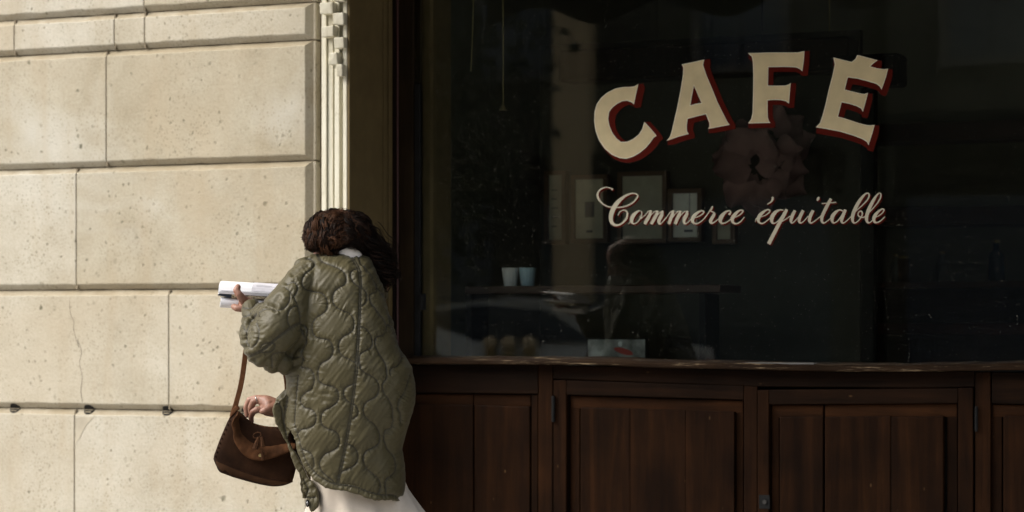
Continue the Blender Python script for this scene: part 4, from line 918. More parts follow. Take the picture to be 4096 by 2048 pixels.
# ---- shirt collar
mb = MB(); n = 40
cen = D(1394, 1011, 7.85)
def cring(rx, rf, zb_, zfr, dx=0):
    return [cen + RT*(rx*math.cos(2*math.pi*k/n)+dx) + FW*(rf*math.sin(2*math.pi*k/n)) + UP*((zb_ + zfr)/2 - (zb_ - zfr)/2*math.sin(2*math.pi*k/n)) for k in range(n)]
mb.loft([cring(.060,.068,-.04,-.07), cring(.056,.064,.004,-.055), cring(.0475,.057,.0195,-.045), cring(.0445,.054,.0205,-.045), cring(.046,.055,.00,-.06), cring(.05,.055,-.04,-.08)]); obj("shirt_collar", mb, M['shirt'], person, smooth=True)

# ---- quilted jacket: torso, sleeves and front edge as one skin
z5 = zf((1100,1000,2.577)); z6 = zf((1080,1450,2.153)); z2 = zf((840,1080,3.22))
tor = [(1009,1352,1438,.058,7.86),(1016,1300,1458,.070,7.855),(1024,1262,1466,.082,7.85),(1036,1222,1475,.100,7.845),(1056,1196,1488,.120,7.84),(1085,1180,1502,.135,7.83),(1150,1170,1532,.150,7.82),(1250,1162,1564,.165,7.81),(1350,1158,1592,.175,7.80),(1420,1154,1615,.18,7.80),(1470,1150,1643,.185,7.80),(1530,1147,1658,.187,7.80),(1590,1144,1659,.187,7.80),(1650,1142,1649,.184,7.80),(1720,1146,1624,.178,7.80),(1800,1156,1610,.172,7.80),(1890,1170,1618,.168,7.80),(1970,1180,1618,.165,7.80),(2060,1190,1612,.160,7.80)]
hem = [(1100,1705),(1150,1708),(1173,1716),(1201,1796),(1229,1865),(1266,1907),(1303,1929),(1340,1943),(1414,1954),(1475,1976),(1526,1988),(1572,1988),(1614,2003),(1700,2003)]
mb = MB(); n = 72; rows = 70; cols = []
def tor_pt(y, a, s=1.0):
    xl, xr, hb, Fc = interp(tor, y); ca, sa = math.cos(a), math.sin(a); e = 2 / 2.35
    cx_ = (xl + xr) / 2; hw = (xr - xl) / 2
    x = cx_ + s * hw * math.copysign(abs(ca) ** e, ca); F = Fc + s * hb * math.copysign(abs(sa) ** e, sa) * (0.92 if sa < 0 else 1.0)
    return x, F
for k in range(n):
    a = 2 * math.pi * k / n; yh = 1950
    for _ in range(12):
        x, F = tor_pt(yh, a); t_ = interp(hem, x)[0]
        if math.sin(a) > 0.35: t_ = 2000
        yh = 0.5 * yh + 0.5 * t_
    cols.append((a, yh))
rings = []
for i in range(rows + 1):
    t = i / rows; ring = []
    for a, yh in cols:
        y = 1009 + (yh - 1009) * (t ** 0.9); x, F = tor_pt(y, a); p = CAM + FW*F + RT*((x-CX)/FPX*7.8); p.z = CAM.z + (HY - y)/FPX*7.8; ring.append(p)
    rings.append(ring)
for s, dy in ((0.95, 3), (0.93, -40), (0.90, -70)):
    ring = []
    for a, yh in cols:
        y = yh + dy; x, F = tor_pt(y, a, s); p = CAM + FW*F + RT*((x-CX)/FPX*7.8); p.z = CAM.z + (HY - y)/FPX*7.8; ring.append(p)
    rings.append(ring)
mb.loft(rings)
def sleeve(tab, sag=1.0):
    pts = [D(x, y, F) for x, y, F, w, d in tab]; rr = []
    for i, (x, y, F, w, d) in enumerate(tab):
        t = (pts[min(i+1, len(pts)-1)] - pts[max(i-1, 0)]).normalized()
        u = t.cross(FW).normalized(); v = t.cross(u).normalized()
        rr.append([pts[i] + u*(w/FPX*F*math.cos(2*math.pi*k/28)) + v*(d*math.sin(2*math.pi*k/28)) for k in range(28)])
    mb.loft(rr)
def dense(tab, step=14): return [tuple(p) for p in spline(tab, step)]
sleeve(dense([(1250,1095,7.81,70,.085),(1195,1165,7.775,78,.10),(1150,1250,7.745,100,.11),(1105,1335,7.725,108,.115),(1060,1390,7.72,88,.10),(1025,1414,7.73,56,.075),(1003,1424,7.735,30,.04)]))
mb.limb(L((1320,1046,7.835,.030),(1262,1052,7.82,.030),(1212,1066,7.80,.029)))
mb.ball(D(1108,1420,7.735), (.060,.085,.060)); mb.ball(D(1068,1282,7.775), (.048,.075,.056)); mb.ball(D(1048,1268,7.83), (.040,.06,.050)); mb.ball(D(1022,1345,7.79), (.045,.06,.05)); mb.ball(D(1030,1405,7.745), (.040,.060,.036)); mb.ball(D(1140,1440,7.75), (.045,.07,.045))
sleeve(dense([(1040,1395,7.78,62,.06),(1012,1340,7.82,50,.055),(1014,1292,7.86,50,.052),(1012,1258,7.885,46,.047),(1005,1232,7.90,40,.040),(1001,1224,7.905,36,.036)]))
sleeve(dense([(1480,1105,7.90,66,.085),(1480,1250,7.96,72,.09),(1440,1440,8.00,72,.085),(1380,1520,8.01,66,.075),(1260,1575,7.96,56,.065),(1150,1622,7.915,46,.052)]))
fl = [(1150,1560),(1128,1592),(1100,1612),(1093,1636),(1101,1675),(1110,1705),(1150,1786),(1184,1873),(1203,1898),(1210,1935),(1219,1975),(1230,2012),(1245,2047),(1262,2036),(1271,2020),(1269,1968),(1254,1936),(1235,1915),(1204,1856),(1168,1794),(1152,1752),(1160,1728),(1173,1706),(1190,1650),(1195,1580)]
def fl_F(x, y): return 7.765 - 0.05 * max(0, (y - 1720) / 300) - 0.02 * max(0, (1720 - y) / 150)
fp = [tuple(p[:2]) for p in spline(fl + [fl[0]], 12)][:-1]
mb.prism([D(x, y, fl_F(x, y)) for x, y in fp], FW * 0.03)
# cuff-like roll of the front edge where the hand comes out
mb.limb(L((1150,1580,7.80,.020),(1120,1605,7.795,.018),(1108,1640,7.79,.014),(1118,1690,7.79,.012)))
VOX = 0.0026
me = remesh(mb, VOX, 6, "jacket"); me.name = "jacket"
nv = len(me.vertices); print('jacket verts', nv)
co = np.empty(nv*3); me.vertices.foreach_get("co", co); co = co.reshape(-1, 3)
no = np.empty(nv*3); me.vertices.foreach_get("normal", no) if False else None
me.update(); nrm = np.array([tuple(v.normal) for v in me.vertices])
rel = co - np.array(CAM); Zd = rel @ np.array(FW); PX = CX + FPX * (rel @ np.array(RT)) / Zd; PY = HY - FPX * rel[:, 2] / Zd
torso_seams = [
 (z5,[(330,78),(400,110),(408,150),(375,195),(310,245),(285,300),(290,360),(330,405),(400,428),(470,440),(520,480),(540,540),(530,610),(480,660),(420,700),(385,745),(378,810),(385,860),(420,900),(480,915),(550,930),(590,980),(598,1040),(575,1100),(530,1140),(480,1165),(445,1220),(435,1288)]),
 (z6,[(408,107),(420,160),(460,190),(540,210),(580,245),(590,300),(570,350),(520,385),(460,420),(440,470),(445,530),(490,570),(550,590),(590,630),(597,680),(580,730),(530,765),(470,790),(430,840),(423,880),(440,930),(480,975),(540,1020),(560,1050)]),
 (z5,[(120,345),(180,325),(225,350),(238,400),(215,450),(190,485)]), (z5,[(265,760),(310,790),(325,840),(315,890),(295,930)]),
 (z6,[(250,40),(330,55),(365,90),(378,150),(365,205),(340,240),(290,265),(258,305),(258,350),(290,390),(345,405),(385,440),(395,490),(375,540),(320,570),(265,580),(235,605),(222,640)]),
 (z6,[(270,750),(330,775),(365,820),(375,880),(365,910)]),
 (z5,[(450,50),(470,95),(530,130),(610,155),(680,190),(725,240),(738,290),(720,350),(670,380),(620,415),(595,470),(600,540),(640,590),(700,625),(760,645),(805,690),(818,760),(805,820),(760,860),(705,890),(665,940),(655,1000),(670,1060),(710,1100),(770,1130),(835,1165)]),
 (z6,[(765,-8),(780,50),(820,90),(880,120),(925,160),(943,210),(930,270),(890,310),(840,335),(808,380),(808,440),(840,490),(890,530),(935,580),(953,640),(940,700),(890,735),(840,755),(808,800),(808,860),(840,920),(900,970),(940,1010),(955,1060),(945,1110),(930,1135)]),
 (z5,[(865,190),(820,195),(787,225),(785,270),(810,325),(850,365),(890,385),(935,420),(955,480),(945,530),(915,565),(885,575)]),
 (z6,[(720,185),(670,205),(640,235),(635,280),(655,325),(700,355),(740,375),(758,420),(750,460),(715,485)]),
 (z6,[(665,700),(720,730),(755,780),(755,840),(720,890),(660,920),(615,945),(595,985)]),
 (z5,[(868,60),(885,130),(930,180),(985,240),(1030,310),(1052,370),(1050,425),(1020,442),(990,455),(985,500),(1000,550),(1050,610),(1100,670),(1145,740),(1155,800),(1140,850),(1105,880),(1060,890),(1040,920),(1045,990),(1080,1060),(1130,1130),(1155,1200)]),
 (z6,[(1008,34),(1012,80),(1010,130),(985,165),(970,200),(985,260),(1020,310),(1055,380),(1065,450),(1065,530),(1045,570),(1005,590),(990,640),(1000,700),(1030,760),(1070,800),(1090,870),(1080,940),(1040,980),(1005,1000),(998,1050),(1005,1125)]),
 (z5,[(890,790),(950,820),(1000,890),(1010,960),(985,1010),(930,1040),(885,1070),(870,1130),(890,1210)]),
 (z5,[(1055,345),(1065,390),(1110,440),(1160,510),(1190,600),(1195,700),(1190,760),(1170,770),(1220,780),(1240,840),(1290,980),(1310,1060),(1300,1140),(1265,1195),(1215,1210),(1195,1240),(1195,1288)]),
 (z6,[(1205,107),(1190,190),(1160,270),(1120,330),(1110,390),(1135,450),(1130,520)]),
 (z6,[(240,70),(235,150),(215,290),(205,420),(198,540)]), (z6,[(140,300),(128,400),(120,520),(150,650)]), (z6,[(60,330),(100,400),(110,500),(120,560)]),
 (z6,[(290,1010),(330,1090),(310,1150),(350,1165),(390,1160)]), (z6,[(210,560),(262,735),(325,880),(400,965),(480,1015),(560,1046),(720,1066),(850,1116),(960,1142),(1060,1142),(1150,1180)]),
]
def par(pts, off):
    q = np.array(pts, float); t = np.gradient(q, axis=0); t /= np.linalg.norm(t, axis=1)[:, None]; return [tuple(v) for v in q + np.stack([-t[:,1], t[:,0]], 1) * off]
cs = [z5(*p) for p in [(785,30),(830,110),(870,200),(885,320),(882,450),(878,600),(868,800),(855,1000),(845,1150),(840,1260)]] + [z6(*p) for p in [(735,150),(710,350),(680,550),(650,720),(620,870),(600,960),(578,1055)]]
armh = [z5(*p) for p in [(110,385),(160,430),(205,500),(235,570),(255,650),(268,760),(285,850),(293,940),(280,1010),(273,1100),(270,1215)]]
sl = [z2(*p) for p in [(1165,680),(1050,740),(950,810),(850,890),(750,980),(650,1050),(560,1095),(495,1122)]]
sleeve_seams = [
 (z2,[(1030,300),(1032,350),(1020,410),(980,470),(920,510),(850,525),(800,500),(740,495),(680,520),(630,570),(605,640),(605,700),(625,760),(630,830),(620,900),(590,960),(540,1000)]),
 (z2,[(1150,455),(1080,470),(1030,510),(1005,570),(1003,630),(1020,700),(1040,730)]), (z2,[(650,1010),(670,970),(730,945),(800,940),(835,960),(830,1010),(790,1050),(730,1065),(665,1065)]),
 (z2,[(800,1260),(795,1140),(820,1090),(880,1065),(950,1065),(1010,1080),(1040,1110),(1080,1130),(1140,1120),(1175,1100)]),
 (z2,[(425,488),(500,495),(560,470),(620,430),(690,425)]), (z2,[(392,690),(430,740),(455,800),(460,900),(480,1000)]), (z2,[(600,560),(520,640),(470,740),(455,830)]), (z2,[(400,600),(470,590),(540,560)])]
def sample(groups):
    P_, S_, s0 = [], [], 0.0
    for pts in groups:
        q = np.array([p[:2] for p in spline(pts, 2.0)]); d = np.r_[0, np.cumsum(np.linalg.norm(np.diff(q, axis=0), axis=1))]
        P_.append(q); S_.append(d + s0); s0 += d[-1] + 500
    return np.vstack(P_), np.concatenate(S_)
def kd_of(P_):
    k = kdtree.KDTree(len(P_))
    for i, p in enumerate(P_): k.insert((p[0], p[1], 0), i)
    k.balance(); return k
Pt, St = sample([[f(*p) for p in s] for f, s in torso_seams] + [par(cs, 3.6), par(cs, -3.6), armh])
Ps, Ss = sample([[f(*p) for p in s] for f, s in sleeve_seams] + [par(sl, 3), par(sl, -3), armh])
kt, ks = kd_of(Pt), kd_of(Ps)
A_ = np.array(armh); xa = np.interp(PY, A_[:, 1], A_[:, 0])
is_sl = (PX < xa) & (PY > 1146) & (PY < 1500)
disp = np.zeros(nv); thread = np.zeros(nv)
nz_ = noise.noise
for i in range(nv):
    x, y = PX[i], PY[i]; k_, S_ = (ks, Ss) if is_sl[i] else (kt, St)
    _, j, d = k_.find((x, y, 0)); s = S_[j]
    h = 0.0056 * (1 - math.exp(-d / 5.5)) + 0.0040 * (1 - math.exp(-d / 28.0))
    puck = math.exp(-d / 21.0) * min(1.0, d / 3.0)
    h += puck * 0.0040 * nz_((s * 0.075, d * 0.010, 1.7)) + puck * 0.0030 * nz_((s * 0.15, d * 0.02, 8.1))
    far = min(1.0, d / 12.0)
    if is_sl[i]: u, v = x * 0.55 + y * 0.83, -x * 0.83 + y * 0.55
    else: u, v = x * 0.80 + y * 0.60, -x * 0.60 + y * 0.80
    h += far * (0.0022 * nz_((u * 0.030, v * 0.008, 3.3)) + 0.0017 * nz_((u * 0.085, v * 0.014, 5.5)))
    h += 0.004 * nz_((x * 0.011, y * 0.011, 0.5))
    disp[i] = (h - 0.007) * (0.45 if is_sl[i] and y < 1262 and x < 1055 else 0.8 if is_sl[i] else 1.0)
    thread[i] = max(0.0, min(1.0, 1.45 - d / 2.6))
# creases that run over the quilting: elbow, armpit, sleeve front
for pts, wdt, dep in [([z2(*p) for p in [(470,1000),(500,930),(525,860),(530,800)]], 9, .020), ([z2(*p) for p in [(740,460),(800,470),(840,500)]], 9, .018), ([z2(*p) for p in [(450,900),(460,820),(490,760),(560,650),(610,590)]], 8, .020),
                      ([z2(*p) for p in [(880,1288),(940,1180),(1010,1100),(1100,1010),(1195,915)]], 13, .028), ([z2(*p) for p in [(1090,1240),(1150,1190),(1180,1150)]], 9, .018), ([z2(*p) for p in [(540,610),(500,660),(460,740)]], 8, .012), ([z2(*p) for p in [(830,480),(850,420),(900,350)]], 8, .012),
                      ([z5(*p) for p in [(185,260),(250,215),(340,165)]], 7, .014), ([z6(*p) for p in [(240,230),(300,290),(420,300),(480,330),(560,330)]], 9, .006), ([z6(*p) for p in [(350,230),(420,270),(500,270),(570,300)]], 7, .007),
                      ([z2(*p) for p in [(560,1180),(620,1130),(720,1100)]], 9, .010), ([z2(*p) for p in [(690,1230),(740,1160),(790,1120)]], 9, .012)]:
    q = np.array([p[:2] for p in spline(pts, 2)])
    lo, hi = q.min(0) - 40, q.max(0) + 40
    idx = np.where((PX > lo[0]) & (PX < hi[0]) & (PY > lo[1]) & (PY < hi[1]) & (nrm @ np.array(FW) < 0.35))[0]
    if len(idx):
        dd = np.sqrt(((np.stack([PX[idx], PY[idx]], 1)[:, None, :] - q[None]) ** 2).sum(2)).min(1)
        dep *= 0.36; disp[idx] += -dep * np.exp(-(dd / wdt) ** 2) + 0.35 * dep * np.exp(-((dd - 2.2 * wdt) / (1.2 * wdt)) ** 2)
co += nrm * disp[:, None]
me.vertices.foreach_set("co", co.ravel())
at = me.attributes.new("thread", 'FLOAT', 'POINT'); at.data.foreach_set("value", np.clip(thread, 0, 1) * 0.95)
finish(me, M['nylon'], True)
jacket = place(me, "jacket", person)
# piped neckline, hem binding and snap
def pipe(name, pts, F, r, parent, mat=M['nylon']):
    mb = MB(); mb.tube([D(x, y, F(x, y) if callable(F) else F) for x, y in pts], r, 8); return obj(name, mb, mat, parent, smooth=True)
sn = D(1230, 2013, fl_F(1230, 2013) - .006); mb = MB(); mb.ball(sn, (.006, .005, .0125)); sb = obj("snap_button", mb, M['iron'], jacket, smooth=True)
mb = MB(); mb.ball(sn - FW * .004, (.003, .003, .006)); obj("snap_stud", mb, flat("grey_stud", (0.3,0.3,0.3), 0.3, 1.0), jacket, smooth=True)

# ---- hair: a dark mass with separate curling locks over it
mb = MB()
mb.ball(D(1362,948,7.87), (.092,.098,.078), nu=24, nv=14); mb.ball(D(1290,950,7.87), (.040,.06,.052)); mb.ball(D(1420,955,7.85), (.042,.06,.052))
mb.ball(D(1298,962,7.88), (.030,.05,.028)); mb.ball(D(1400,905,7.86), (.06,.07,.045))
mb.limb(L((1425,950,7.87,.048),(1472,1005,7.885,.038),(1514,1055,7.885,.032),(1545,1090,7.88,.018)))
mb.ball(D(1395,962,7.84), (.055,.05,.022))
mh = remesh(mb, 0.005, 3, "hair"); finish(mh, M['hair'], True)
at = mh.attributes.new("lock", 'FLOAT', 'POINT'); at.data.foreach_set("value", [0.02] * len(mh.vertices))
hair = place(mh, "hair", person)
rnd = random.Random(11); mb = MB(); lockv = []
hcen = D(1362, 948, 7.87)
def strand(path, r, tone, amp, wl, ph, near=True):
    q = []
    if near:
        keep = []
        for p in path:
            r_ = p - CAM; z_ = r_.dot(FW); x_ = CX + FPX * r_.dot(RT) / z_; y_ = HY - FPX * r_.z / z_
            lim = 994 if x_ < 1298 else 1020 if x_ < 1330 else (1020 - 33 * (1 - ((x_ - 1394) / 62) ** 2) if x_ < 1456 else 9999)
            if y_ > lim - 3: break
            keep.append(p)
        path = keep
        if len(path) < 4: return
    for i, p in enumerate(path):
        t = (path[min(i+1, len(path)-1)] - path[max(i-1, 0)]).normalized(); u = t.cross(FW); 
        if u.length < .05: u = t.cross(UP)
        u.normalize(); v = t.cross(u); s = i / (len(path) - 1); k = amp * min(1, s * 3)
        q.append(p + u * (k * math.sin(ph + i * wl)) + v * (k * math.cos(ph + i * wl)))
    n0 = len(mb.v); mb.tube(q, [r * (0.55 + 0.9 * math.sin(math.pi * min(1, 0.15 + 0.85 * i / (len(q) - 1)))) for i in range(len(q))], 4); lockv.extend([tone] * (len(mb.v) - n0))
for c_ in range(190):
    while True:
        d = Vector((rnd.gauss(0,1), rnd.gauss(-0.25,1), rnd.gauss(0.15,1))).normalized()
        if d.y < 0.75 and d.z > -0.75: break
    tone = rnd.choice([.04,.15,.35,.7,1.0]) if d.x < 0.1 else rnd.choice([.02,.05,.1,.3]); ph0 = rnd.random() * 6.28; wl = rnd.uniform(0.65, 1.05); ln = rnd.uniform(0.07, 0.14); amp0 = rnd.uniform(0.008, 0.017) * (1.2 if d.x < 0 else 0.8)  # right-side locks nearly black: the shade there is put into their tone
    swirl = rnd.uniform(-0.5, 0.5); clift = rnd.choice([.97, .99, 1.0, 1.02, 1.06])
    for s_ in range(17):
        dd = (d + Vector((rnd.gauss(0,.045), rnd.gauss(0,.045), rnd.gauss(0,.045)))).normalized(); pth = []
        lift = clift + rnd.uniform(0, .03)
        for i in range(15):
            e = 1.0 / math.sqrt((dd.x/.100)**2 + (dd.y/.106)**2 + (dd.z/(.084 if dd.z > 0 else .078))**2)
            pth.append(hcen + (RT*dd.x + FW*dd.y + UP*dd.z) * (e * lift))
            g = Vector((-0.75, 0, -0.45 + swirl)) if dd.x < 0.15 else Vector((0.65, -0.1, -0.75 + swirl))
            g = g - dd * g.dot(dd); dd = (dd + g.normalized() * (ln / 14 / .09)).normalized()
        strand(pth, rnd.uniform(.0006, .0014), min(1, max(0, tone + rnd.gauss(0,.07))), amp0 * rnd.uniform(.8, 1.2), wl, ph0 + rnd.gauss(0,.25))
tail = [D(*p) for p in [(1415,925,7.84),(1452,962,7.85),(1492,1012,7.865),(1526,1056,7.87),(1552,1094,7.87),(1566,1122,7.87)]]
for c_ in range(60):
    off = Vector((rnd.gauss(0,.012), rnd.gauss(0,.015), rnd.gauss(0,.013))); tone = min(1, max(.0, rnd.gauss(.14,.14))); ph0 = rnd.random()*6.28; wl = rnd.uniform(.4,.8); am = rnd.uniform(.006,.016)  # tail toned near black, with the right side's shade in its colour
    st = rnd.randint(0, 8); en = rnd.randint(22, 30)
    for s_ in range(10):
        o2 = off + Vector((rnd.gauss(0,.004), rnd.gauss(0,.004), rnd.gauss(0,.004))); pth = []
        for i in range(st, en):
            t = i / 29 * 5; k = min(4, int(t)); p = tail[k].lerp(tail[k+1], t - k); w_ = 0.5 + 0.9 * math.sin(math.pi * min(1, .2 + .75 * i/29))
            pth.append(p + (RT*o2.x + FW*o2.y + UP*o2.z) * w_ * 1.25)
        strand(pth, rnd.uniform(.0005, .0011), tone, am, wl, ph0 + rnd.gauss(0,.3), False)
for c_ in range(64):                                    # ringlets, thickest on the left side
    while True:
        d = Vector((rnd.gauss(-.55,.55), rnd.gauss(-0.5,.6), rnd.gauss(0.1,.6))).normalized()
        if d.y < 0.45 and d.z > -0.55 and d.x < 0.5: break
    e = 1.0 / math.sqrt((d.x/.100)**2 + (d.y/.106)**2 + (d.z/.080)**2); n_ = (RT*d.x + FW*d.y + UP*d.z).normalized(); t1 = n_.cross(UP).normalized(); t2 = n_.cross(t1)
    a0 = rnd.random()*6.28; rr_ = rnd.uniform(.011, .022); tone = rnd.choice([.1,.3,.6,1.0,1.0]); sgn = rnd.choice([-1, 1]); nturn = rnd.randint(15, 24)
    for s_ in range(11):
        o1 = rnd.gauss(0, .0026); o2 = rnd.gauss(0, .0022)
        strand([hcen + n_*(e*.985 + .012*math.sin(math.pi*i/nturn) + o2) + (t1*math.cos(a0 + sgn*i*.27) + t2*math.sin(a0 + sgn*i*.27)) * (rr_*(1 - .018*i) + o1) - UP*(.0009*i) for i in range(nturn)], rnd.uniform(.0006, .0012), min(1, max(0, tone + rnd.gauss(0,.08))), .0012, .8, rnd.random()*6)
for c_ in range(320):                                   # flyaways
    d = Vector((rnd.gauss(0,1), rnd.gauss(-0.2,1), abs(rnd.gauss(0.3,.7)))).normalized(); pth = []; dd = d; lf = 1.02
    for i in range(10):
        e = 1.0 / math.sqrt((dd.x/.100)**2 + (dd.y/.106)**2 + (dd.z/.084)**2); lf += rnd.uniform(0, .022)
        pth.append(hcen + (RT*dd.x + FW*dd.y + UP*dd.z) * e * lf); dd = (dd + Vector((rnd.gauss(-.05,.08), rnd.gauss(0,.05), rnd.gauss(-.05,.08)))).normalized()
    strand(pth, .00055, .9, .003, .7, rnd.random()*6)
lk_ = obj("curl", mb, M['hair'], hair, smooth=True, normals=False); lk_["kind"] = "stuff"
at = lk_.data.attributes.new("lock", 'FLOAT', 'POINT'); at.data.foreach_set("value", lockv)

# ================================================================== BOOK held open in the left hand
bl, br = D(872.5, 1167, 7.925), D(1165, 1184, 7.965); axb = (br - bl); LB = axb.length; axb.normalize()
bf = (FW - axb * FW.dot(axb)).normalized(); bu = axb.cross(bf) * 1.0
if bu.z < 0: bu = -bu
book = thing("open_book", "white paged book folded open in the person's hand with a rolled cover underneath", "book", bl)
Bp = lambda s, f, u: bl + axb * s + bf * f + bu * u
prof = [(0,0),(.003,.008),(.010,.020),(.022,.029),(.040,.035),(.065,.037),(.090,.035)]
mb = MB(); rings = []
for s in (0, .05, .12, LB):
    up = [Bp(s + f*.20 if s == 0 else s, f, u) for f, u in prof]; dn = [Bp(s + f*.20 if s == 0 else s, f + .006, u - .004) for f, u in reversed(prof)]
    rings.append(up + dn)
mb.loft(rings); pgs = obj("page_block", mb, M['paper'], book)
mb = MB(); rings = []
for s in (.108, .15, LB): rings.append([Bp(s + (.006 if s == .108 else 0)*(f/.03), f - .0008, u + .0012) for f, u in prof[1:6]])
mb.loft(rings, closed=False); grey_ink = flat("grey_ink", (0.34, 0.33, 0.36), 0.7)
for s0, s1, f0, u0 in ((.125,.175,.0162,.0262), (.125,.20,.0125,.0228), (.215,.216,.0125,.0228)):
    m2 = MB(); m2.loft([[Bp(s, f0, u0 + .0010), Bp(s, f0 + .0016, u0 + .0024), Bp(s, f0 + .0016, u0 + .0014)] for s in (s0, max(s1, s0 + .003))]); obj("printed_line", m2, grey_ink, pgs)
for k in range(3):
    m2 = MB(); m2.tube([Bp(.006 + .002*k, -.0004, .0014 + .0019*k), Bp(LB, -.0002 + .0004*k, .0014 + .0019*k)], .00045, 5); obj("page_edge", m2, grey_ink, pgs)
obj("printed_page", mb, flat("pale_grey_print", (0.60, 0.59, 0.63), 0.7, var=0.12, nscale=30), pgs, normals=False)
mb = MB(); mb.loft([[Bp(s, -.0005, -.0005), Bp(s, .08, -.001), Bp(s, .08, -.006), Bp(s, .0005, -.0055)] for s in (.004, LB)]); obj("lower_pages", mb, M['paper'], book)
mb = MB(); mb.loft([[Bp(s, .003, -.006), Bp(s, .08, -.0065), Bp(s, .08, -.013), Bp(s, .004, -.0065 - w_)] for s, w_ in ((.003, .004), (.045, .0115))]); obj("cover_corner", mb, M['navy'], book)
mb = MB(); mb.loft([[Bp(s, .002, -.006), Bp(s, .08, -.0065), Bp(s, .08, -.016), Bp(s, .003, -.0155)] for s in (.0455, LB)])
mo, nt, b_ = new_mat("ornate_print"); t_ = tex(nt, coords(nt, (1,1,1.6)), 130, 4); nt.links.new(ramp(nt, t_, [(0.42, (0.10,0.075,0.045)), (0.5, (0.52,0.44,0.29)), (0.7, (0.60,0.52,0.36))]), b_.inputs['Base Color']); b_.inputs['Roughness'].default_value = .8
obj("patterned_edge", mb, mo, book)
mb = MB(); rings = []
cr_, cu_ = .024, -.0335
for s in (.010, .03, .10, LB):
    o_ = [Bp(s, cr_ + .0175*math.cos(a), cu_ + .0175*math.sin(a)) for a in [math.pi*0.42 + k*math.pi*1.62/22 for k in range(23)]]
    i_ = [Bp(s, cr_ + .0163*math.cos(a), cu_ + .0163*math.sin(a)) for a in [math.pi*0.42 + k*math.pi*1.62/22 for k in range(23)]]
    rings.append(o_ + i_[::-1])
mb.loft(rings); obj("rolled_cover", mb, M['paper'], book, smooth=False)

# ================================================================== HANDBAG hanging from the forearm
q4 = zf((840, 1640, 3.157)); FB = 7.90
bag = thing("shoulder_bag", "brown suede shoulder bag with tassels hanging from the person's forearm", "bag", D(*q4(560, 560), FB))
out = [(345,8),(300,55),(235,120),(190,215),(150,310),(118,385),(90,462),(65,530),(46,590),(52,640),(80,710),(120,780),(200,815),(300,852),(430,890),(560,925),(680,950),(790,966),(900,960),(975,940),(1030,915),(1052,870),(1066,820),(1085,742),(1100,650),(1105,500),(1080,360),(1040,240),(960,216),(860,212),(760,208),(680,198),(600,180),(540,158),(490,125),(440,80),(395,35)]
out = [tuple(p[:2]) for p in spline(out + [out[0]], 22)][:-1]
def bagF(x, y, side): return FB
mb = MB(); cx_, cy_ = 600, 560; rings = []
def bring(s, dF): return [D(*q4(cx_ + (x-cx_)*s, cy_ + (y-cy_)*s), FB + dF) for x, y in out]
rings = [bring(.02,-.050), bring(.35,-.050), bring(.62,-.049), bring(.80,-.047), bring(.90,-.044), bring(.965,-.036), bring(.992,-.022), bring(1,-.004), bring(1,.010), bring(.99,.028), bring(.96,.038), bring(.88,.045), bring(.6,.05), bring(.02,.05)]
mb.loft(rings); bb = obj("bag_body", mb, M['suede'], bag, smooth=True)
# base panel with raised seam
se = [(49,618),(120,655),(200,690),(300,735),(400,772),(500,806),(620,842),(740,872),(860,894),(960,904),(1040,900)]
se = [tuple(p[:2]) for p in spline(se, 30)]
def front(x, y):                                  # depth of the bag's front skin
    vx, vy = x - cx_, y - cy_; a = math.atan2(vy, vx)
    best = min(out, key=lambda p: abs((math.atan2(p[1]-cy_, p[0]-cx_) - a + math.pi) % (2*math.pi) - math.pi)); s = math.hypot(vx, vy) / math.hypot(best[0]-cx_, best[1]-cy_)
    return float(np.interp(s, [0,.35,.62,.8,.9,.965,.992,1.0], [-.05,-.05,-.049,-.047,-.044,-.036,-.022,-.004]))
def on_bag(x, y, lift=0.0): return D(*q4(x, y), FB + front(x, y) - lift)
mb = MB(); mb.tube([on_bag(x, y, .0005) for x, y in se], .0022, 6); obj("base_seam", mb, M['suede'], bag, smooth=True)
low = [p for p in out if p[1] > 590 and (p[1] > 600 + (p[0]-46)*.31)]
mb = MB(); rr = []
for x, y in se:
    col_ = []; yb = min((p for p in low), key=lambda p: abs(p[0]-x) + (0 if p[1] > y else 999))[1] if low else y + 60
    for k in range(5): yy = y + (max(yb, y + 8) - y) * .92 * k / 4; col_.append(on_bag(x, yy, .0018 * (1 if k < 4 else .2)))
    rr.append(col_)
mb.loft(rr, closed=False); obj("base_panel", mb, flat("lighter_brown_suede", (0.036,0.017,0.008), 0.95, spec=.1, var=.3, nscale=18), bag, smooth=True, normals=False)
# flap
fo = [(352,62),(305,110),(276,180),(284,240),(300,290),(297,345),(310,400),(342,460),(400,540),(470,600),(560,633),(640,639),(700,630),(780,610),(850,588),(930,558),(1000,528),(1080,490)]
fo = [tuple(p[:2]) for p in spline(fo, 14)]
tp = [(352,22),(395,45),(440,88),(490,133),(540,166),(600,188),(680,206),(760,216),(860,220),(960,226),(1040,250),(1090,330)]
tp = [tuple(p[:2]) for p in spline(tp, 14)]
mb = MB(); R_ = []; nf = len(fo)
for i, (x1, y1) in enumerate(fo):
    x0, y0 = tp[int(i * (len(tp)-1) / (nf-1))]; row = []
    for k in range(15):
        v = k / 14; x = x0 + (x1-x0)*v; y = y0 + (y1-y0)*v; e = min(1, i / nf * 5)
        dip = -0.030 * math.sin(math.pi * min(1, v*1.15)) * e * max(0.0, 1 - v) * 1.6
        row.append(on_bag(x, y, .004 + .020 * v + dip + .012 * (1 - e) * v + .002 * noise.noise(Vector((x*.02, y*.02, 1)))))
    R_.append(row)
mb.loft(R_, closed=False); fo_o = obj("flap", mb, flat("rust_suede", (0.060, 0.0255, 0.0105), 0.95, spec=.1, var=.4, nscale=22), bag, smooth=True, normals=False)
so = fo_o.modifiers.new("thickness", 'SOLIDIFY'); so.thickness = 0.0035; so.offset = 0
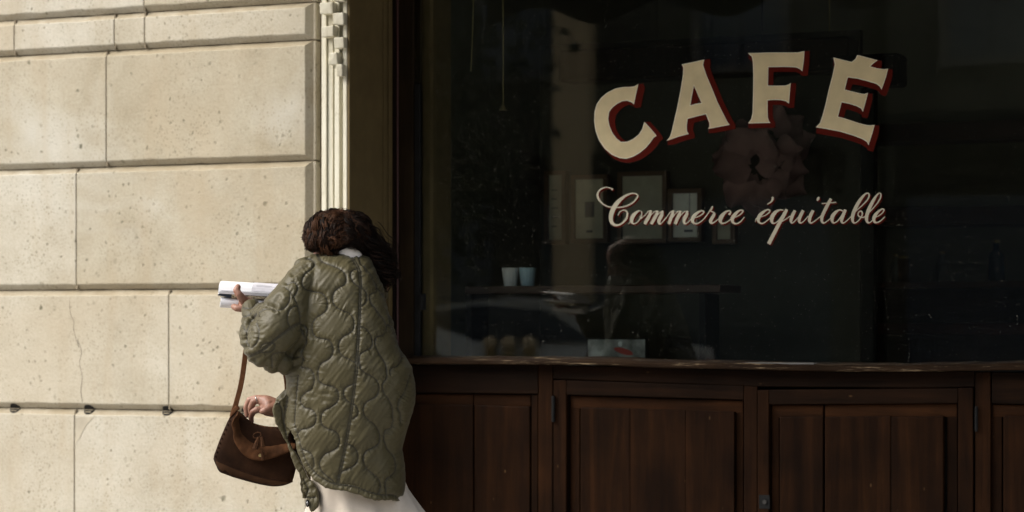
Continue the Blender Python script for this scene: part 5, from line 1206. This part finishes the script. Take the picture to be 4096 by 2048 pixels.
# whip stitches down the left edge
for i, (x, y) in enumerate([(250,135),(226,185),(200,240),(175,302),(150,358),(127,416),(107,474),(90,530),(72,585)]):
    a = on_bag(x + 2, y - 8, .002); b_ = on_bag(x - 4, y + 9, .002); mb = MB(); mb.tube([a, (a + b_)/2 - FW*.0022, b_], [.0016,.0030,.0016], 6); obj("stitch", mb, M['suede'], bag, smooth=True)
# strap: up to the forearm and down again behind the jacket
def strap(pts, w, name="strap"):
    q = [tuple(p) for p in spline(pts, 10)]; rr = []
    for i, (x, y, F) in enumerate(q):
        p = D(x, y, F); t = (D(*q[min(i+1, len(q)-1)]) - D(*q[max(i-1, 0)])).normalized(); u = t.cross(FW).normalized(); v = t.cross(u)
        ww = w * (1.0 if i > 4 else 1.35 - .08*i)
        rr.append([p + u*ww, p + u*(ww-.0012) + v*.0022, p - u*(ww-.0012) + v*.0022, p - u*ww, p - u*(ww-.0012) - v*.0022, p + u*(ww-.0012) - v*.0022])
    mb = MB(); mb.loft(rr); return obj(name, mb, M['strap'], bag, smooth=False)
strap([(932,1668,7.885),(938,1640,7.88),(948,1600,7.87),(960,1555,7.86),(969,1510,7.85),(976,1460,7.84),(981,1420,7.83),(985,1396,7.82),(995,1375,7.80)], .0085)
strap([(1150,1590,7.87),(1146,1530,7.865),(1139,1490,7.86),(1128,1450,7.85)], .0075)
mb = MB(); a = [q4(*p) for p in [(346,4),(300,52),(235,118),(262,60),(278,-10),(330,-60),(362,-40),(372,0)]]; mb.prism([D(x, y, FB - .030) for x, y in a], FW*.02); obj("strap_tab", mb, M['strap'], bag, bevel=.003, seg=2)
# tassels, knot and eyelet
TS = flat("tassel_suede", (0.045, 0.020, 0.009), 0.9, spec=0.1, var=.3, nscale=60)
def tassel(top, bot, w):
    a, b_ = on_bag(*top, .034), on_bag(*bot, .036); mb = MB()
    mb.tube([a, a.lerp(b_, .18), a.lerp(b_, .25), a.lerp(b_, .6), b_], [w*.45, w*.62, w*.6, w*.95, w*1.1], 10); t = obj("tassel", mb, TS, bag, smooth=False)
    for k in range(7):
        an = k * .9; mb2 = MB(); o_ = RT*(w*1.0*math.cos(an)) + FW*(w*1.0*math.sin(an)); mb2.tube([a.lerp(b_, .25) + o_*.62, a.lerp(b_, .65) + o_*.95, b_ + o_*1.05 - UP*.002*(k % 3)], .0012, 5); obj("fringe", mb2, TS, t)
tassel((612,340), (568,492), .0085); tassel((655,335), (672,458), .0070); tassel((655,485), (668,628), .0045)
mb = MB(); mb.tube([on_bag(x, y, .034) for x, y in [(545,330),(560,300),(600,280),(638,290),(645,315),(625,345),(590,360),(555,350),(545,330)]], .0022, 6); mb.tube([on_bag(x, y, .036) for x, y in [(640,340),(630,420),(622,480),(650,495),(690,540),(695,580)]], .0018, 6); obj("lace", mb, TS, bag, smooth=True)
e0 = on_bag(633, 572, .027); mb = MB(); mb.loft([[e0 + RT*(r*math.cos(2*math.pi*k/14)) + UP*(r*math.sin(2*math.pi*k/14)) - FW*d_ for k in range(14)] for r, d_ in ((.0055,0),(.0055,.002),(.003,.0022))]); obj("eyelet", mb, M['metal'], bag)
